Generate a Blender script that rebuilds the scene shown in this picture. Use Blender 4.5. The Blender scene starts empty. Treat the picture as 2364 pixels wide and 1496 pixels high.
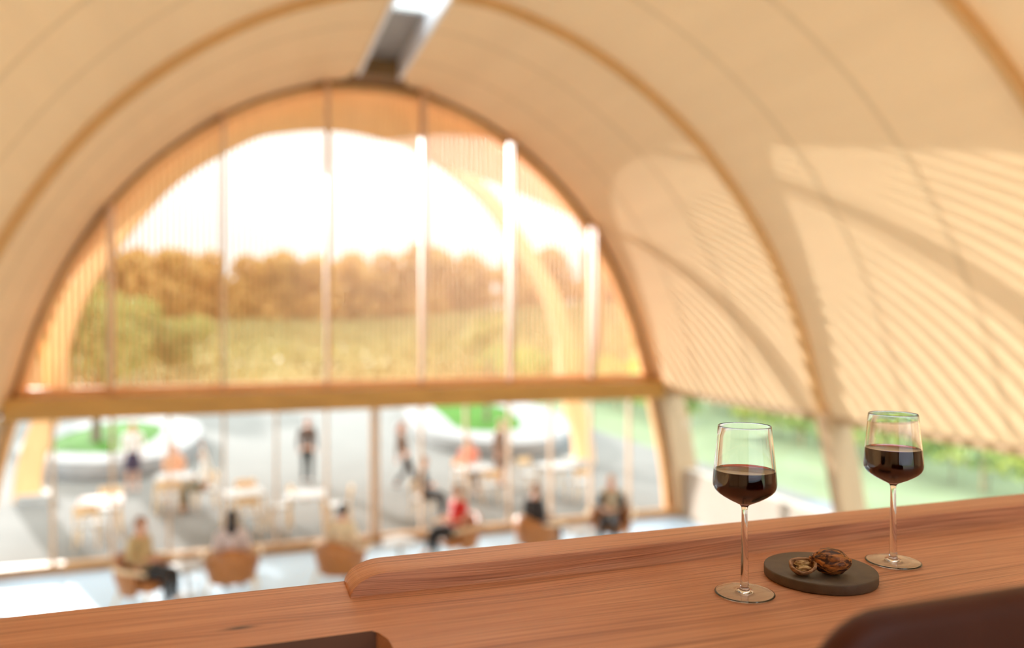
import bpy, bmesh, math, random
from mathutils import Vector, Matrix, Quaternion
R = math.radians
random.seed(7)
scn = bpy.context.scene
col = scn.collection
Vv = Vector

# ------------------------------------------------------------------ camera
EYE = 4.4                                   # eye height over the ground floor
cam_d = bpy.data.cameras.new('camera')
cam = bpy.data.objects.new('camera', cam_d)
col.objects.link(cam)
cam.location = (0, 0, EYE)
cam.rotation_euler = (R(90), 0, R(-19))
cam_d.sensor_width = 36
cam_d.lens = 36 * 1797 / 2364
cam_d.shift_y = -8 / 2364
cam_d.clip_start = 0.02
cam_d.clip_end = 900
cam_d.dof.use_dof = True
cam_d.dof.focus_distance = 1.13
cam_d.dof.aperture_fstop = 1.45
cam_d.dof.aperture_blades = 0
scn.camera = cam

# ------------------------------------------------------------------ sky, sun, exposure
SUN_TRAVEL = Vv((0.34, -1.0, -0.217)).normalized()
TO_SUN = -SUN_TRAVEL
world = bpy.data.worlds.new('world')
scn.world = world
world.use_nodes = True
wn = world.node_tree.nodes; wl = world.node_tree.links
wn.clear()
w_out = wn.new('ShaderNodeOutputWorld')
w_bg = wn.new('ShaderNodeBackground')
w_geo = wn.new('ShaderNodeTexCoord')
w_dot = wn.new('ShaderNodeVectorMath'); w_dot.operation = 'DOT_PRODUCT'
w_dot.inputs[1].default_value = TO_SUN
w_map = wn.new('ShaderNodeMapRange')
w_map.inputs['From Min'].default_value = -0.6; w_map.inputs['From Max'].default_value = 1.0
w_map.inputs['To Min'].default_value = 0.0; w_map.inputs['To Max'].default_value = 1.0
w_noise = wn.new('ShaderNodeTexNoise'); w_noise.inputs['Scale'].default_value = 2.2
w_noise.inputs['Detail'].default_value = 5
w_ramp = wn.new('ShaderNodeValToRGB')
w_ramp.color_ramp.elements[0].color = (0.74, 0.88, 1.0, 1)
w_ramp.color_ramp.elements[0].position = 0.0
w_ramp.color_ramp.elements[1].color = (0.97, 0.98, 0.92, 1)
w_ramp.color_ramp.elements[1].position = 0.95
w_mul = wn.new('ShaderNodeMath'); w_mul.operation = 'MULTIPLY_ADD'
w_mul.inputs[1].default_value = 0.5; w_mul.inputs[2].default_value = 0.75
w_str = wn.new('ShaderNodeMath'); w_str.operation = 'MULTIPLY'
w_str.inputs[1].default_value = 1.6         # SKY STRENGTH
wl.new(w_geo.outputs['Generated'], w_dot.inputs[0])
wl.new(w_dot.outputs['Value'], w_map.inputs['Value'])
wl.new(w_map.outputs['Result'], w_ramp.inputs['Fac'])
wl.new(w_geo.outputs['Generated'], w_noise.inputs['Vector'])
# an overcast sky: dimmer at the horizon, brighter overhead
w_sep = wn.new('ShaderNodeSeparateXYZ'); wl.new(w_geo.outputs['Generated'], w_sep.inputs[0])
w_el = wn.new('ShaderNodeMapRange')
w_el.inputs['From Min'].default_value = 0.05; w_el.inputs['From Max'].default_value = 0.75
w_el.inputs['To Min'].default_value = 0.60; w_el.inputs['To Max'].default_value = 2.1
wl.new(w_sep.outputs['Z'], w_el.inputs['Value'])
w_m2 = wn.new('ShaderNodeMath'); w_m2.operation = 'MULTIPLY'
wl.new(w_noise.outputs['Fac'], w_mul.inputs[0])
wl.new(w_mul.outputs[0], w_m2.inputs[0]); wl.new(w_el.outputs['Result'], w_m2.inputs[1])
wl.new(w_m2.outputs[0], w_str.inputs[0])
wl.new(w_ramp.outputs['Color'], w_bg.inputs['Color'])
wl.new(w_str.outputs[0], w_bg.inputs['Strength'])
wl.new(w_bg.outputs[0], w_out.inputs['Surface'])

sun_d = bpy.data.lights.new('sun', 'SUN')
sun_d.energy = 6.4
sun_d.angle = R(0.3)
sun_d.color = (1.0, 0.97, 0.94)
sun = bpy.data.objects.new('sun', sun_d)
col.objects.link(sun)
sun.rotation_euler = SUN_TRAVEL.to_track_quat('-Z', 'Y').to_euler()

scn.view_settings.view_transform = 'Standard'
scn.view_settings.look = 'None'
scn.view_settings.gamma = 1
scn.view_settings.use_curve_mapping = False
scn.view_settings.exposure = 0.72
scn.cycles.max_bounces = 14
scn.cycles.diffuse_bounces = 8
scn.cycles.glossy_bounces = 6
scn.cycles.transmission_bounces = 12
scn.cycles.transparent_max_bounces = 24
scn.cycles.sample_clamp_indirect = 6

# ------------------------------------------------------------------ materials
MATS = {}
def nt(name):
    m = bpy.data.materials.new(name); m.use_nodes = True
    n = m.node_tree.nodes; l = m.node_tree.links
    b = n['Principled BSDF']
    MATS[name] = m
    return m, n, l, b

def mat(name, c, rough=0.6, metal=0.0, var=0.12, scale=6.0, bump=0.0, bscale=60, stretch=(1, 1, 1), spec=0.5, sheen=0, emit=None):
    m, n, l, b = nt(name)
    b.inputs['Roughness'].default_value = rough
    b.inputs['Metallic'].default_value = metal
    b.inputs['Specular IOR Level'].default_value = spec
    if sheen: b.inputs['Sheen Weight'].default_value = sheen
    tc = n.new('ShaderNodeTexCoord'); mp = n.new('ShaderNodeMapping')
    mp.inputs['Scale'].default_value = stretch
    l.new(tc.outputs['Object'], mp.inputs['Vector'])
    no = n.new('ShaderNodeTexNoise'); no.inputs['Scale'].default_value = scale; no.inputs['Detail'].default_value = 4
    l.new(mp.outputs[0], no.inputs['Vector'])
    rp = n.new('ShaderNodeValToRGB')
    rp.color_ramp.elements[0].position = 0.3; rp.color_ramp.elements[1].position = 0.7
    rp.color_ramp.elements[0].color = tuple(x * (1 - var) for x in c[:3]) + (1,)
    rp.color_ramp.elements[1].color = tuple(min(1, x * (1 + var)) for x in c[:3]) + (1,)
    l.new(no.outputs['Fac'], rp.inputs['Fac'])
    l.new(rp.outputs['Color'], b.inputs['Base Color'])
    if bump:
        n2 = n.new('ShaderNodeTexNoise'); n2.inputs['Scale'].default_value = bscale; n2.inputs['Detail'].default_value = 5
        l.new(mp.outputs[0], n2.inputs['Vector'])
        bp = n.new('ShaderNodeBump'); bp.inputs['Strength'].default_value = bump; bp.inputs['Distance'].default_value = 0.01
        l.new(n2.outputs['Fac'], bp.inputs['Height']); l.new(bp.outputs[0], b.inputs['Normal'])
    if emit:
        b.inputs['Emission Color'].default_value = emit[:3] + (1,)
        b.inputs['Emission Strength'].default_value = emit[3]
    return m

def window_glass(name, tint=(0.97, 0.985, 0.98), refl=0.06):
    m = bpy.data.materials.new(name); m.use_nodes = True
    n = m.node_tree.nodes; l = m.node_tree.links; n.clear()
    o = n.new('ShaderNodeOutputMaterial'); mx = n.new('ShaderNodeMixShader')
    t = n.new('ShaderNodeBsdfTransparent'); t.inputs['Color'].default_value = tint + (1,)
    g = n.new('ShaderNodeBsdfGlossy'); g.inputs['Roughness'].default_value = 0.02
    fr = n.new('ShaderNodeFresnel'); fr.inputs['IOR'].default_value = 1.45
    mu = n.new('ShaderNodeMath'); mu.operation = 'MULTIPLY'; mu.inputs[1].default_value = refl
    l.new(fr.outputs[0], mu.inputs[0]); l.new(mu.outputs[0], mx.inputs[0])
    l.new(t.outputs[0], mx.inputs[1]); l.new(g.outputs[0], mx.inputs[2]); l.new(mx.outputs[0], o.inputs['Surface'])
    MATS[name] = m
    return m

def leaf_mat(name, a, b_, rough=0.55, trans=0.35):
    m, n, l, b = nt(name)
    oi = n.new('ShaderNodeTexCoord'); no = n.new('ShaderNodeTexNoise'); no.inputs['Scale'].default_value = 1.3; no.inputs['Detail'].default_value = 6
    l.new(oi.outputs['Object'], no.inputs['Vector'])
    rp = n.new('ShaderNodeValToRGB'); rp.color_ramp.elements[0].position = 0.35; rp.color_ramp.elements[1].position = 0.65
    rp.color_ramp.elements[0].color = a + (1,); rp.color_ramp.elements[1].color = b_ + (1,)
    l.new(no.outputs['Fac'], rp.inputs['Fac']); l.new(rp.outputs[0], b.inputs['Base Color'])
    b.inputs['Roughness'].default_value = rough
    tr = n.new('ShaderNodeBsdfTranslucent'); l.new(rp.outputs[0], tr.inputs['Color'])
    mx = n.new('ShaderNodeMixShader'); mx.inputs[0].default_value = trans
    o = n['Material Output']
    l.new(b.outputs[0], mx.inputs[1]); l.new(tr.outputs[0], mx.inputs[2]); l.new(mx.outputs[0], o.inputs['Surface'])
    return m

def wood_counter(name, knots, end_grain=False):
    """reddish cedar boards, fine grain along x, object coordinates"""
    m, n, l, b = nt(name)
    tc = n.new('ShaderNodeTexCoord')
    sep = n.new('ShaderNodeSeparateXYZ'); l.new(tc.outputs['Object'], sep.inputs[0])
    def M(op, a, bb=None, c=None):
        k = n.new('ShaderNodeMath'); k.operation = op
        for i, v in enumerate((a, bb, c)):
            if v is None: continue
            if isinstance(v, (int, float)): k.inputs[i].default_value = v
            else: l.new(v, k.inputs[i])
        return k.outputs[0]
    X, Y, Z = sep.outputs
    ycoord = M('ADD', Y, M('MULTIPLY', Z, 0.9))
    core = None
    for (kx, ky, kr) in knots:
        dx = M('MULTIPLY', M('SUBTRACT', X, kx), 0.32)
        dy = M('SUBTRACT', Y, ky)
        d2 = M('ADD', M('MULTIPLY', dx, dx), M('MULTIPLY', dy, dy))
        g = M('POWER', 2.718, M('MULTIPLY', d2, -1.0 / (kr * 3.2) ** 2))
        ycoord = M('SUBTRACT', ycoord, M('MULTIPLY', M('MULTIPLY', dy, g), 0.8))
        g2 = M('POWER', 2.718, M('MULTIPLY', d2, -1.0 / (kr * 0.8) ** 2))
        core = g2 if core is None else M('MAXIMUM', core, g2)
    # slow meander of the grain
    cx = n.new('ShaderNodeCombineXYZ'); l.new(M('MULTIPLY', X, 1.1), cx.inputs[0]); l.new(M('MULTIPLY', Y, 4.0), cx.inputs[1]); l.new(M('MULTIPLY', Z, 4.0), cx.inputs[2])
    n0 = n.new('ShaderNodeTexNoise'); n0.inputs['Scale'].default_value = 1.0; n0.inputs['Detail'].default_value = 2
    l.new(cx.outputs[0], n0.inputs['Vector'])
    yy = M('ADD', ycoord, M('MULTIPLY', n0.outputs['Fac'], 0.05))
    def grain(sx, sy, det=3, off=0.0):
        c = n.new('ShaderNodeCombineXYZ'); l.new(M('MULTIPLY', X, sx), c.inputs[0]); l.new(M('MULTIPLY', yy, sy), c.inputs[1]); c.inputs[2].default_value = off
        q = n.new('ShaderNodeTexNoise'); q.inputs['Scale'].default_value = 1.0; q.inputs['Detail'].default_value = det
        l.new(c.outputs[0], q.inputs['Vector']); return q.outputs['Fac']
    fine = grain(5.0, 620, 3)
    mid = grain(1.3, 105, 3, 3.0)
    broad = grain(0.7, 16, 2, 9.0)
    line = n.new('ShaderNodeMapRange'); line.inputs['From Min'].default_value = 0.54; line.inputs['From Max'].default_value = 0.68
    l.new(mid, line.inputs['Value'])
    s = M('ADD', M('MULTIPLY', fine, 0.55), M('ADD', M('MULTIPLY', mid, 0.45), M('MULTIPLY', broad, 0.25)))
    rp = n.new('ShaderNodeValToRGB')
    e = rp.color_ramp.elements
    e[0].position = 0.43; e[0].color = (0.27, 0.09, 0.045, 1)
    e[1].position = 0.80; e[1].color = (0.82, 0.42, 0.23, 1)
    k = e.new(0.60); k.color = (0.62, 0.27, 0.14, 1)
    l.new(s, rp.inputs['Fac'])
    mxc = n.new('ShaderNodeMix'); mxc.data_type = 'RGBA'
    mxc.inputs['B'].default_value = (0.24, 0.07, 0.03, 1)
    l.new(M('MULTIPLY', line.outputs[0], 0.65), mxc.inputs['Factor']); l.new(rp.outputs[0], mxc.inputs['A'])
    last = mxc.outputs['Result']
    if core is not None:
        mk = n.new('ShaderNodeMix'); mk.data_type = 'RGBA'; mk.inputs['B'].default_value = (0.045, 0.022, 0.015, 1)
        l.new(M('MULTIPLY', core, 0.9), mk.inputs['Factor']); l.new(last, mk.inputs['A']); last = mk.outputs['Result']
    l.new(last, b.inputs['Base Color'])
    b.inputs['Roughness'].default_value = 0.42
    b.inputs['Specular IOR Level'].default_value = 0.35
    bp = n.new('ShaderNodeBump'); bp.inputs['Strength'].default_value = 0.5; bp.inputs['Distance'].default_value = 0.0012
    l.new(M('ADD', fine, mid), bp.inputs['Height']); l.new(bp.outputs[0], b.inputs['Normal'])
    return m

mat('plywood', (0.85, 0.62, 0.365), 0.62, var=0.035, scale=1.0, stretch=(1.0, 0.15, 2.5), spec=0.25)
mat('rib_wood_shaded', (0.60, 0.36, 0.155), 0.6, var=0.06, scale=3, spec=0.3)  # vault wood darkened to stand in for the ribs' shaded side
mat('seam', (0.72, 0.535, 0.32), 0.7, var=0.04, spec=0.2)
mat('bronze', (0.20, 0.105, 0.035), 0.5, metal=0.2, var=0.15)
mat('beam_wood', (0.50, 0.26, 0.055), 0.5, var=0.14, scale=2.5, stretch=(0.5, 2, 2))
mat('larch', (0.92, 0.52, 0.23), 0.6, var=0.12, scale=3, stretch=(3, 3, 0.4))
mat('fin_wood', (0.66, 0.45, 0.29), 0.5, var=0.06, scale=3, stretch=(3, 3, 0.3))
mat('column_wood', (0.50, 0.33, 0.18), 0.6, var=0.08, scale=3, stretch=(3, 3, 0.3))
mat('sill_wood', (0.46, 0.25, 0.10), 0.5, var=0.1, scale=3)
mat('pale_floor', (0.48, 0.63, 0.77), 0.42, spec=0.25, var=0.04, scale=1.5)
mat('mezz_floor', (0.36, 0.24, 0.15), 0.5, var=0.12, scale=4, stretch=(0.4, 6, 1))
mat('plaster', (0.50, 0.425, 0.345), 0.8, var=0.04, scale=2)
mat('white_metal', (0.80, 0.82, 0.86), 0.35, var=0.02, scale=2)
mat('grey_metal', (0.30, 0.29, 0.28), 0.4, metal=0.4, var=0.1, scale=5)
mat('concrete', (0.27, 0.265, 0.255), 0.95, spec=0.1, var=0.07, scale=3, bump=0.2)
mat('grey_concrete', (0.42, 0.41, 0.38), 0.8, var=0.1, scale=3, bump=0.2)
mat('paving', (0.180, 0.172, 0.155), 0.95, spec=0.08, var=0.07, scale=0.9)
mat('asphalt', (0.17, 0.185, 0.205), 0.8, var=0.08, scale=1.2)
mat('lawn', (0.055, 0.140, 0.018), 0.95, spec=0.05, var=0.28, scale=1.4, bump=0.6, bscale=50)
mat('meadow', (0.165, 0.20, 0.11), 0.95, spec=0.1, var=0.22, scale=0.35, bump=0.6, bscale=12)
mat('field', (0.26, 0.22, 0.08), 0.95, spec=0.1, var=0.28, scale=0.12, stretch=(1, 0.35, 1))
mat('bark', (0.20, 0.15, 0.10), 0.9, var=0.3, scale=12, bump=0.6, bscale=30, stretch=(1, 1, 0.3))
leaf_mat('leaf_far', (0.42, 0.25, 0.065), (0.76, 0.44, 0.12))
leaf_mat('leaf_olive', (0.22, 0.25, 0.05), (0.46, 0.43, 0.13))
leaf_mat('leaf_vine', (0.07, 0.20, 0.03), (0.55, 0.58, 0.13))
mat('leather_tan', (0.40, 0.155, 0.04), 0.42, var=0.1, scale=9, bump=0.15, bscale=120)
mat('leather_brown', (0.080, 0.018, 0.007), 0.5, spec=0.28, var=0.16, scale=9, bump=0.12, bscale=260)
mat('pale_wood', (0.80, 0.60, 0.36), 0.35, var=0.08, scale=5, stretch=(3, 3, 0.6))
mat('pine_wood', (0.78, 0.55, 0.30), 0.55, var=0.1, scale=5, stretch=(3, 3, 0.6))
mat('white_top', (0.42, 0.42, 0.41), 0.55, spec=0.3, var=0.02, scale=3)
mat('pink_cloth', (0.55, 0.45, 0.41), 0.8, var=0.03, scale=3)
mat('dark_base', (0.05, 0.045, 0.04), 0.5, var=0.1, scale=3)
mat('skin', (0.66, 0.36, 0.24), 0.5, var=0.05, scale=8)
mat('lips', (0.50, 0.17, 0.14), 0.5, var=0.03)
mat('eye_dark', (0.03, 0.02, 0.02), 0.3, var=0.05)
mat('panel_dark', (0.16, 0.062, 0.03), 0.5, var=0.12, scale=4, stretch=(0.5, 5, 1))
mat('slate', (0.100, 0.066, 0.040), 0.55, var=0.16, scale=55, bump=0.12, bscale=700)
window_glass('pane')
wood_counter('cedar', [(-0.005, 1.017, 0.0075)])
wood_counter('cedar_lip', [])

# clear glass
m, n, l, b = nt('crystal')
b.inputs['Base Color'].default_value = (1, 1, 1, 1); b.inputs['Roughness'].default_value = 0.0
b.inputs['Transmission Weight'].default_value = 1.0; b.inputs['IOR'].default_value = 1.47
m, n, l, b = nt('red_wine')
b.inputs['Base Color'].default_value = (1, 0.75, 0.75, 1); b.inputs['Roughness'].default_value = 0.0
b.inputs['Transmission Weight'].default_value = 1.0; b.inputs['IOR'].default_value = 1.345
va = n.new('ShaderNodeVolumeAbsorption'); va.inputs['Color'].default_value = (0.80, 0.01, 0.02, 1); va.inputs['Density'].default_value = 400
l.new(va.outputs[0], n['Material Output'].inputs['Volume'])

# walnut
def walnut_mat(name, dark, lite):
    m, n, l, b = nt(name)
    tc = n.new('ShaderNodeTexCoord')
    mp = n.new('ShaderNodeMapping'); mp.inputs['Scale'].default_value = (55, 150, 150); l.new(tc.outputs['Object'], mp.inputs['Vector'])
    no = n.new('ShaderNodeTexNoise'); no.inputs['Scale'].default_value = 1.0; no.inputs['Detail'].default_value = 5; no.inputs['Distortion'].default_value = 1.2
    l.new(mp.outputs[0], no.inputs['Vector'])
    rp = n.new('ShaderNodeValToRGB'); rp.color_ramp.elements[0].position = 0.40; rp.color_ramp.elements[1].position = 0.60
    rp.color_ramp.elements[0].color = dark + (1,); rp.color_ramp.elements[1].color = lite + (1,)
    l.new(no.outputs['Fac'], rp.inputs['Fac']); l.new(rp.outputs[0], b.inputs['Base Color'])
    b.inputs['Roughness'].default_value = 0.5
    bp = n.new('ShaderNodeBump'); bp.inputs['Strength'].default_value = 0.8; bp.inputs['Distance'].default_value = 0.0012
    l.new(no.outputs['Fac'], bp.inputs['Height']); l.new(bp.outputs[0], b.inputs['Normal'])
walnut_mat('walnut_shell', (0.05, 0.014, 0.006), (0.52, 0.185, 0.04))
walnut_mat('walnut_rim', (0.30, 0.14, 0.06), (0.52, 0.28, 0.14))
walnut_mat('kernel', (0.30, 0.14, 0.04), (0.72, 0.50, 0.22))

# ------------------------------------------------------------------ mesh helpers
class MB:
    def __init__(self): self.bm = bmesh.new()
    def box(self, c, s, rz=0, bev=0.0, rx=0, ry=0):
        r = bmesh.ops.create_cube(self.bm, size=1)
        M = Matrix.Translation(c) @ Matrix.Rotation(rz, 4, 'Z') @ Matrix.Rotation(ry, 4, 'Y') @ Matrix.Rotation(rx, 4, 'X') @ Matrix.Diagonal((s[0], s[1], s[2], 1))
        bmesh.ops.transform(self.bm, matrix=M, verts=r['verts'])
        if bev:
            es = list({e for v in r['verts'] for e in v.link_edges})
            bmesh.ops.bevel(self.bm, geom=es, offset=bev, segments=3, affect='EDGES', profile=0.5)
        return self
    def box2(self, a, b, bev=0.0):
        return self.box([(a[i] + b[i]) / 2 for i in range(3)], [abs(b[i] - a[i]) for i in range(3)], bev=bev)
    def prism(self, pts, axis, a, b):
        """pts 2-D outline extruded along axis from a to b"""
        def P(p, t):
            return {'x': (t, p[0], p[1]), 'y': (p[0], t, p[1]), 'z': (p[0], p[1], t)}[axis]
        A = [self.bm.verts.new(P(p, a)) for p in pts]; B = [self.bm.verts.new(P(p, b)) for p in pts]
        n = len(pts)
        self.bm.faces.new(A); self.bm.faces.new(B[::-1])
        for i in range(n): self.bm.faces.new([A[i], B[i], B[(i + 1) % n], A[(i + 1) % n]])
        return self
    def sweep(self, rings, closed=True, caps=True):
        L = [[self.bm.verts.new(p) for p in r] for r in rings]
        for i in range(len(L) - 1):
            n = len(L[i])
            for j in range(n if closed else n - 1):
                self.bm.faces.new([L[i][j], L[i + 1][j], L[i + 1][(j + 1) % n], L[i][(j + 1) % n]])
        if caps and closed:
            self.bm.faces.new(L[0][::-1]); self.bm.faces.new(L[-1])
        return self
    def tube(self, pts, r, n=12):
        pts = [Vv(p) for p in pts]; rings = []
        rr = r if isinstance(r, (list, tuple)) else [r] * len(pts)
        up = None
        for i, p in enumerate(pts):
            d = (pts[min(i + 1, len(pts) - 1)] - pts[max(i - 1, 0)]).normalized()
            if up is None: up = d.orthogonal().normalized()
            up = (up - d * up.dot(d)).normalized(); s = d.cross(up)
            rings.append([p + (up * math.cos(t) + s * math.sin(t)) * rr[i] for t in [2 * math.pi * k / n for k in range(n)]])
        return self.sweep(rings)
    def lathe(self, prof, n=64, c=(0, 0, 0)):
        L = []
        for (r, z) in prof:
            if r < 1e-6: L.append([self.bm.verts.new((c[0], c[1], c[2] + z))])
            else: L.append([self.bm.verts.new((c[0] + r * math.cos(2 * math.pi * k / n), c[1] + r * math.sin(2 * math.pi * k / n), c[2] + z)) for k in range(n)])
        for i in range(len(L) - 1):
            a, b = L[i], L[i + 1]
            for k in range(n):
                q = [a[k % len(a)], a[(k + 1) % len(a)], b[(k + 1) % len(b)], b[k % len(b)]]
                q2 = []
                for v in q:
                    if v not in q2: q2.append(v)
                if len(q2) > 2: self.bm.faces.new(q2)
        return self
    def build(self, name, material, parent=None, smooth=False, loc=None, normals=True, angle=40):
        if normals: bmesh.ops.recalc_face_normals(self.bm, faces=self.bm.faces)
        me = bpy.data.meshes.new(name); self.bm.to_mesh(me); self.bm.free()
        if smooth:
            for p in me.polygons: p.use_smooth = True
            if angle < 180: me.set_sharp_from_angle(angle=R(angle))
        ms = material if isinstance(material, (list, tuple)) else [material]
        for k in ms: me.materials.append(MATS[k] if isinstance(k, str) else k)
        o = bpy.data.objects.new(name, me); col.objects.link(o)
        if parent: o.parent = parent
        if loc: o.location = loc
        return o

def tag(o, label=None, cat=None, group=None, kind=None):
    if label: o['label'] = label
    if cat: o['category'] = cat
    if group: o['group'] = group
    if kind: o['kind'] = kind
    return o
def thing(name, label=None, cat=None, loc=(0, 0, 0), rz=0, group=None, kind=None):
    o = bpy.data.objects.new(name, None); col.objects.link(o)
    o.empty_display_size = 0.1
    o.location = loc; o.rotation_euler = (0, 0, rz)
    return tag(o, label, cat, group, kind)
def dup(root, loc=None, rz=None, label=None, group=None, scale=None):
    c = root.copy(); col.objects.link(c)
    def rec(src, dst):
        for ch in list(src.children):
            k = ch.copy(); col.objects.link(k); k.parent = dst
            rec(ch, k)
    rec(root, c)
    if loc is not None: c.location = loc
    if rz is not None: c.rotation_euler = (0, 0, rz)
    if scale is not None: c.scale = (scale,) * 3
    if label: c['label'] = label
    if group: c['group'] = group
    return c

def catmull(P, n=8):
    P = [Vv(p) for p in P]; out = []
    Q = [P[0] * 2 - P[1]] + P + [P[-1] * 2 - P[-2]]
    for i in range(1, len(Q) - 2):
        for k in range(n):
            t = k / n
            a, b, c, d = Q[i - 1], Q[i], Q[i + 1], Q[i + 2]
            out.append(0.5 * ((2 * b) + (c - a) * t + (2 * a - 5 * b + 4 * c - d) * t * t + (3 * b - a - 3 * c + d) * t ** 3))
    out.append(P[-1]); return out

# ------------------------------------------------------------------ the vault
XC = 2.45
YF = 15.5                                    # facade plane
HW = [(6.82, -4.4), (6.73, -3.5), (6.56, -2.55), (6.30, -1.5), (5.87, 0.0), (5.27, 1.3), (4.42, 2.5), (3.43, 3.43), (2.3, 4.15), (1.2, 4.57), (0.5, 4.69), (0.0, 4.71)]
half = [Vv((p.x, p.y + EYE)) for p in catmull([(a, b, 0) for a, b in HW], 8)]   # (half width, z) bottom -> top
def profile(zmin=None, hwmin=0.0):
    """points (x, z) from lower left over the crown to lower right"""
    h = [p for p in half if (zmin is None or p.y >= zmin - 1e-4) and p.x >= hwmin - 1e-6]
    L = [(XC - p.x, p.y) for p in h]; Rr = [(XC + p.x, p.y) for p in reversed(h)]
    if hwmin == 0: Rr = Rr[1:]
    return L, Rr
def hw_at(z):
    for a, b in zip(half, half[1:]):
        if a.y <= z <= b.y: return a.x + (b.x - a.x) * (z - a.y) / (b.y - a.y)
    return 0.0 if z > half[-1].y else half[0].x
SHELL_Z = 2.9
SLOT = 0.36
YB = -7.5
def plane_y(yc, s, x): return yc - s * (x - XC)

def normals2d(P, inward=True):
    out = []
    for i in range(len(P)):
        a = P[max(0, i - 1)]; b = P[min(len(P) - 1, i + 1)]
        d = Vv((b[0] - a[0], b[1] - a[1])).normalized()
        n = Vv((d.y, -d.x))                  # going left->over->right, inward is (dy,-dx)
        out.append(n)
    return out

ceiling = thing('ceiling', kind='structure')
# the plywood skin: left and right half with the skylight slot between
def shell_half(P, y0, y1, flare, thick=0.28):
    mb = MB(); N = normals2d(P)
    ys = [y0] + [y0 + (y1 - y0) * k / 24 for k in range(1, 24)]
    ys += [y1 - 0.9, y1 - 0.6, y1 - 0.42, y1 - 0.28, y1 - 0.16, y1 - 0.08, y1]
    ys = sorted(set(ys))
    inner = []; outer = []
    for y in ys:
        # the slot opens out in a curve towards the facade
        q = max(0.0, 1 - (y1 - y) / 0.6); fl = flare * (1 - math.sqrt(max(0, 1 - q * q)))
        ri = []; ro = []
        for p, nn in zip(P, N):
            x = p[0]; w = abs(x - XC)
            if w < 1.2 and fl: x = XC + math.copysign(w + fl * max(0, 1 - (w - SLOT) / 0.84), x - XC)
            ri.append(Vv((x, y, p[1]))); ro.append(Vv((x - nn.x * thick, y, p[1] - nn.y * thick)))
        inner.append(ri); outer.append(ro)
    rings = [a + b[::-1] for a, b in zip(inner, outer)]
    mb.sweep(rings)
    return mb
Lh, Rh = profile(SHELL_Z, SLOT)
for P in (Lh, Rh):
    shell_half(P, YB, YF + 0.02, 0.45).build('vault_skin', 'plywood', ceiling, smooth=True, angle=50)

def band(P, yc, s, w, d, out=0.02):
    """strip that follows the vault in an upright plane, w along the axis, d into the room"""
    mb = MB(); N = normals2d(P); rings = []
    for p, nn in zip(P, N):
        y = plane_y(yc, s, p[0])
        a = Vv((p[0] - nn.x * out, 0, p[1] - nn.y * out)); b = Vv((p[0] + nn.x * d, 0, p[1] + nn.y * d))
        rings.append([Vv((a.x, y - w / 2, a.z)), Vv((a.x, y + w / 2, a.z)), Vv((b.x, y + w / 2, b.z)), Vv((b.x, y - w / 2, b.z))])
    mb.sweep(rings); return mb
for (yc, s) in ((13.9, .04), (12.35, .08), (9.27, .128), (7.8, .142), (4.7, .17), (3.2, .18), (0.2, .2), (-1.4, .2), (-4.4, .2)):
    for P in (Lh, Rh):
        band(P, yc, s, 0.075, 0.006).build('panel_seam', 'seam', ceiling)
PL, PR = profile(0.0, 0.0)
full = PL + PR
fullS = [p for p in full if p[1] >= SHELL_Z]
k = 1
for (yc, s) in ((10.85, .12), (6.2, .16), (1.7, .18), (-3.0, .2)):
    t = thing('trim_%d' % k, kind='structure'); k += 1
    for P in (Lh, Rh):
        band(P, yc, s, 0.085, 0.13).build('arch_rib', 'rib_wood_shaded', t)
    for sgn in (-1, 1):                       # the rib runs down to the floor as a column
        pts = []
        zz = [0.0, 0.7, 1.4, 2.1, 2.6, 2.95]
        inn = [(XC + sgn * (hw_at(z) - 0.13), z) for z in zz]; ou = [(XC + sgn * (hw_at(z) + 0.36), z) for z in zz]
        o_ = inn + ou[::-1]
        y = plane_y(yc, s, XC + sgn * 6.4)
        MB().prism(o_, 'y', y - 0.11, y + 0.11).build('column', 'column_wood', t)

# skylight slot along the crown
sky_t = thing('window_5', kind='structure')
ztop = half[-1].y
mb = MB()
for sgn in (-1, 1):
    mb.box2((XC + sgn * SLOT, YB, ztop - 0.06), (XC + sgn * (SLOT + 0.06), YF - 0.55, ztop + 0.62))
mb.build('skylight_upstand', 'white_metal', sky_t)
MB().box2((XC - SLOT - 0.9, YF - 0.62, ztop - 0.02), (XC + SLOT + 0.9, YF + 0.1, ztop + 0.62)).build('skylight_end', 'bronze', sky_t)
y = YF - 1.4
while y > YB:
    MB().box2((XC - SLOT, y - 0.04, ztop + 0.42), (XC + SLOT, y + 0.04, ztop + 0.60)).build('skylight_bar', 'white_metal', sky_t)
    y -= 1.55
MB().box2((XC - SLOT, YF - 3.0, ztop + 0.30), (XC + SLOT, YF - 0.62, ztop + 0.36)).build('skylight_blind', 'grey_metal', sky_t)
MB().box2((XC - SLOT - 0.06, YB, ztop + 0.62), (XC + SLOT + 0.06, YF - 0.5, ztop + 0.635)).build('pane', 'pane', sky_t)

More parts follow.
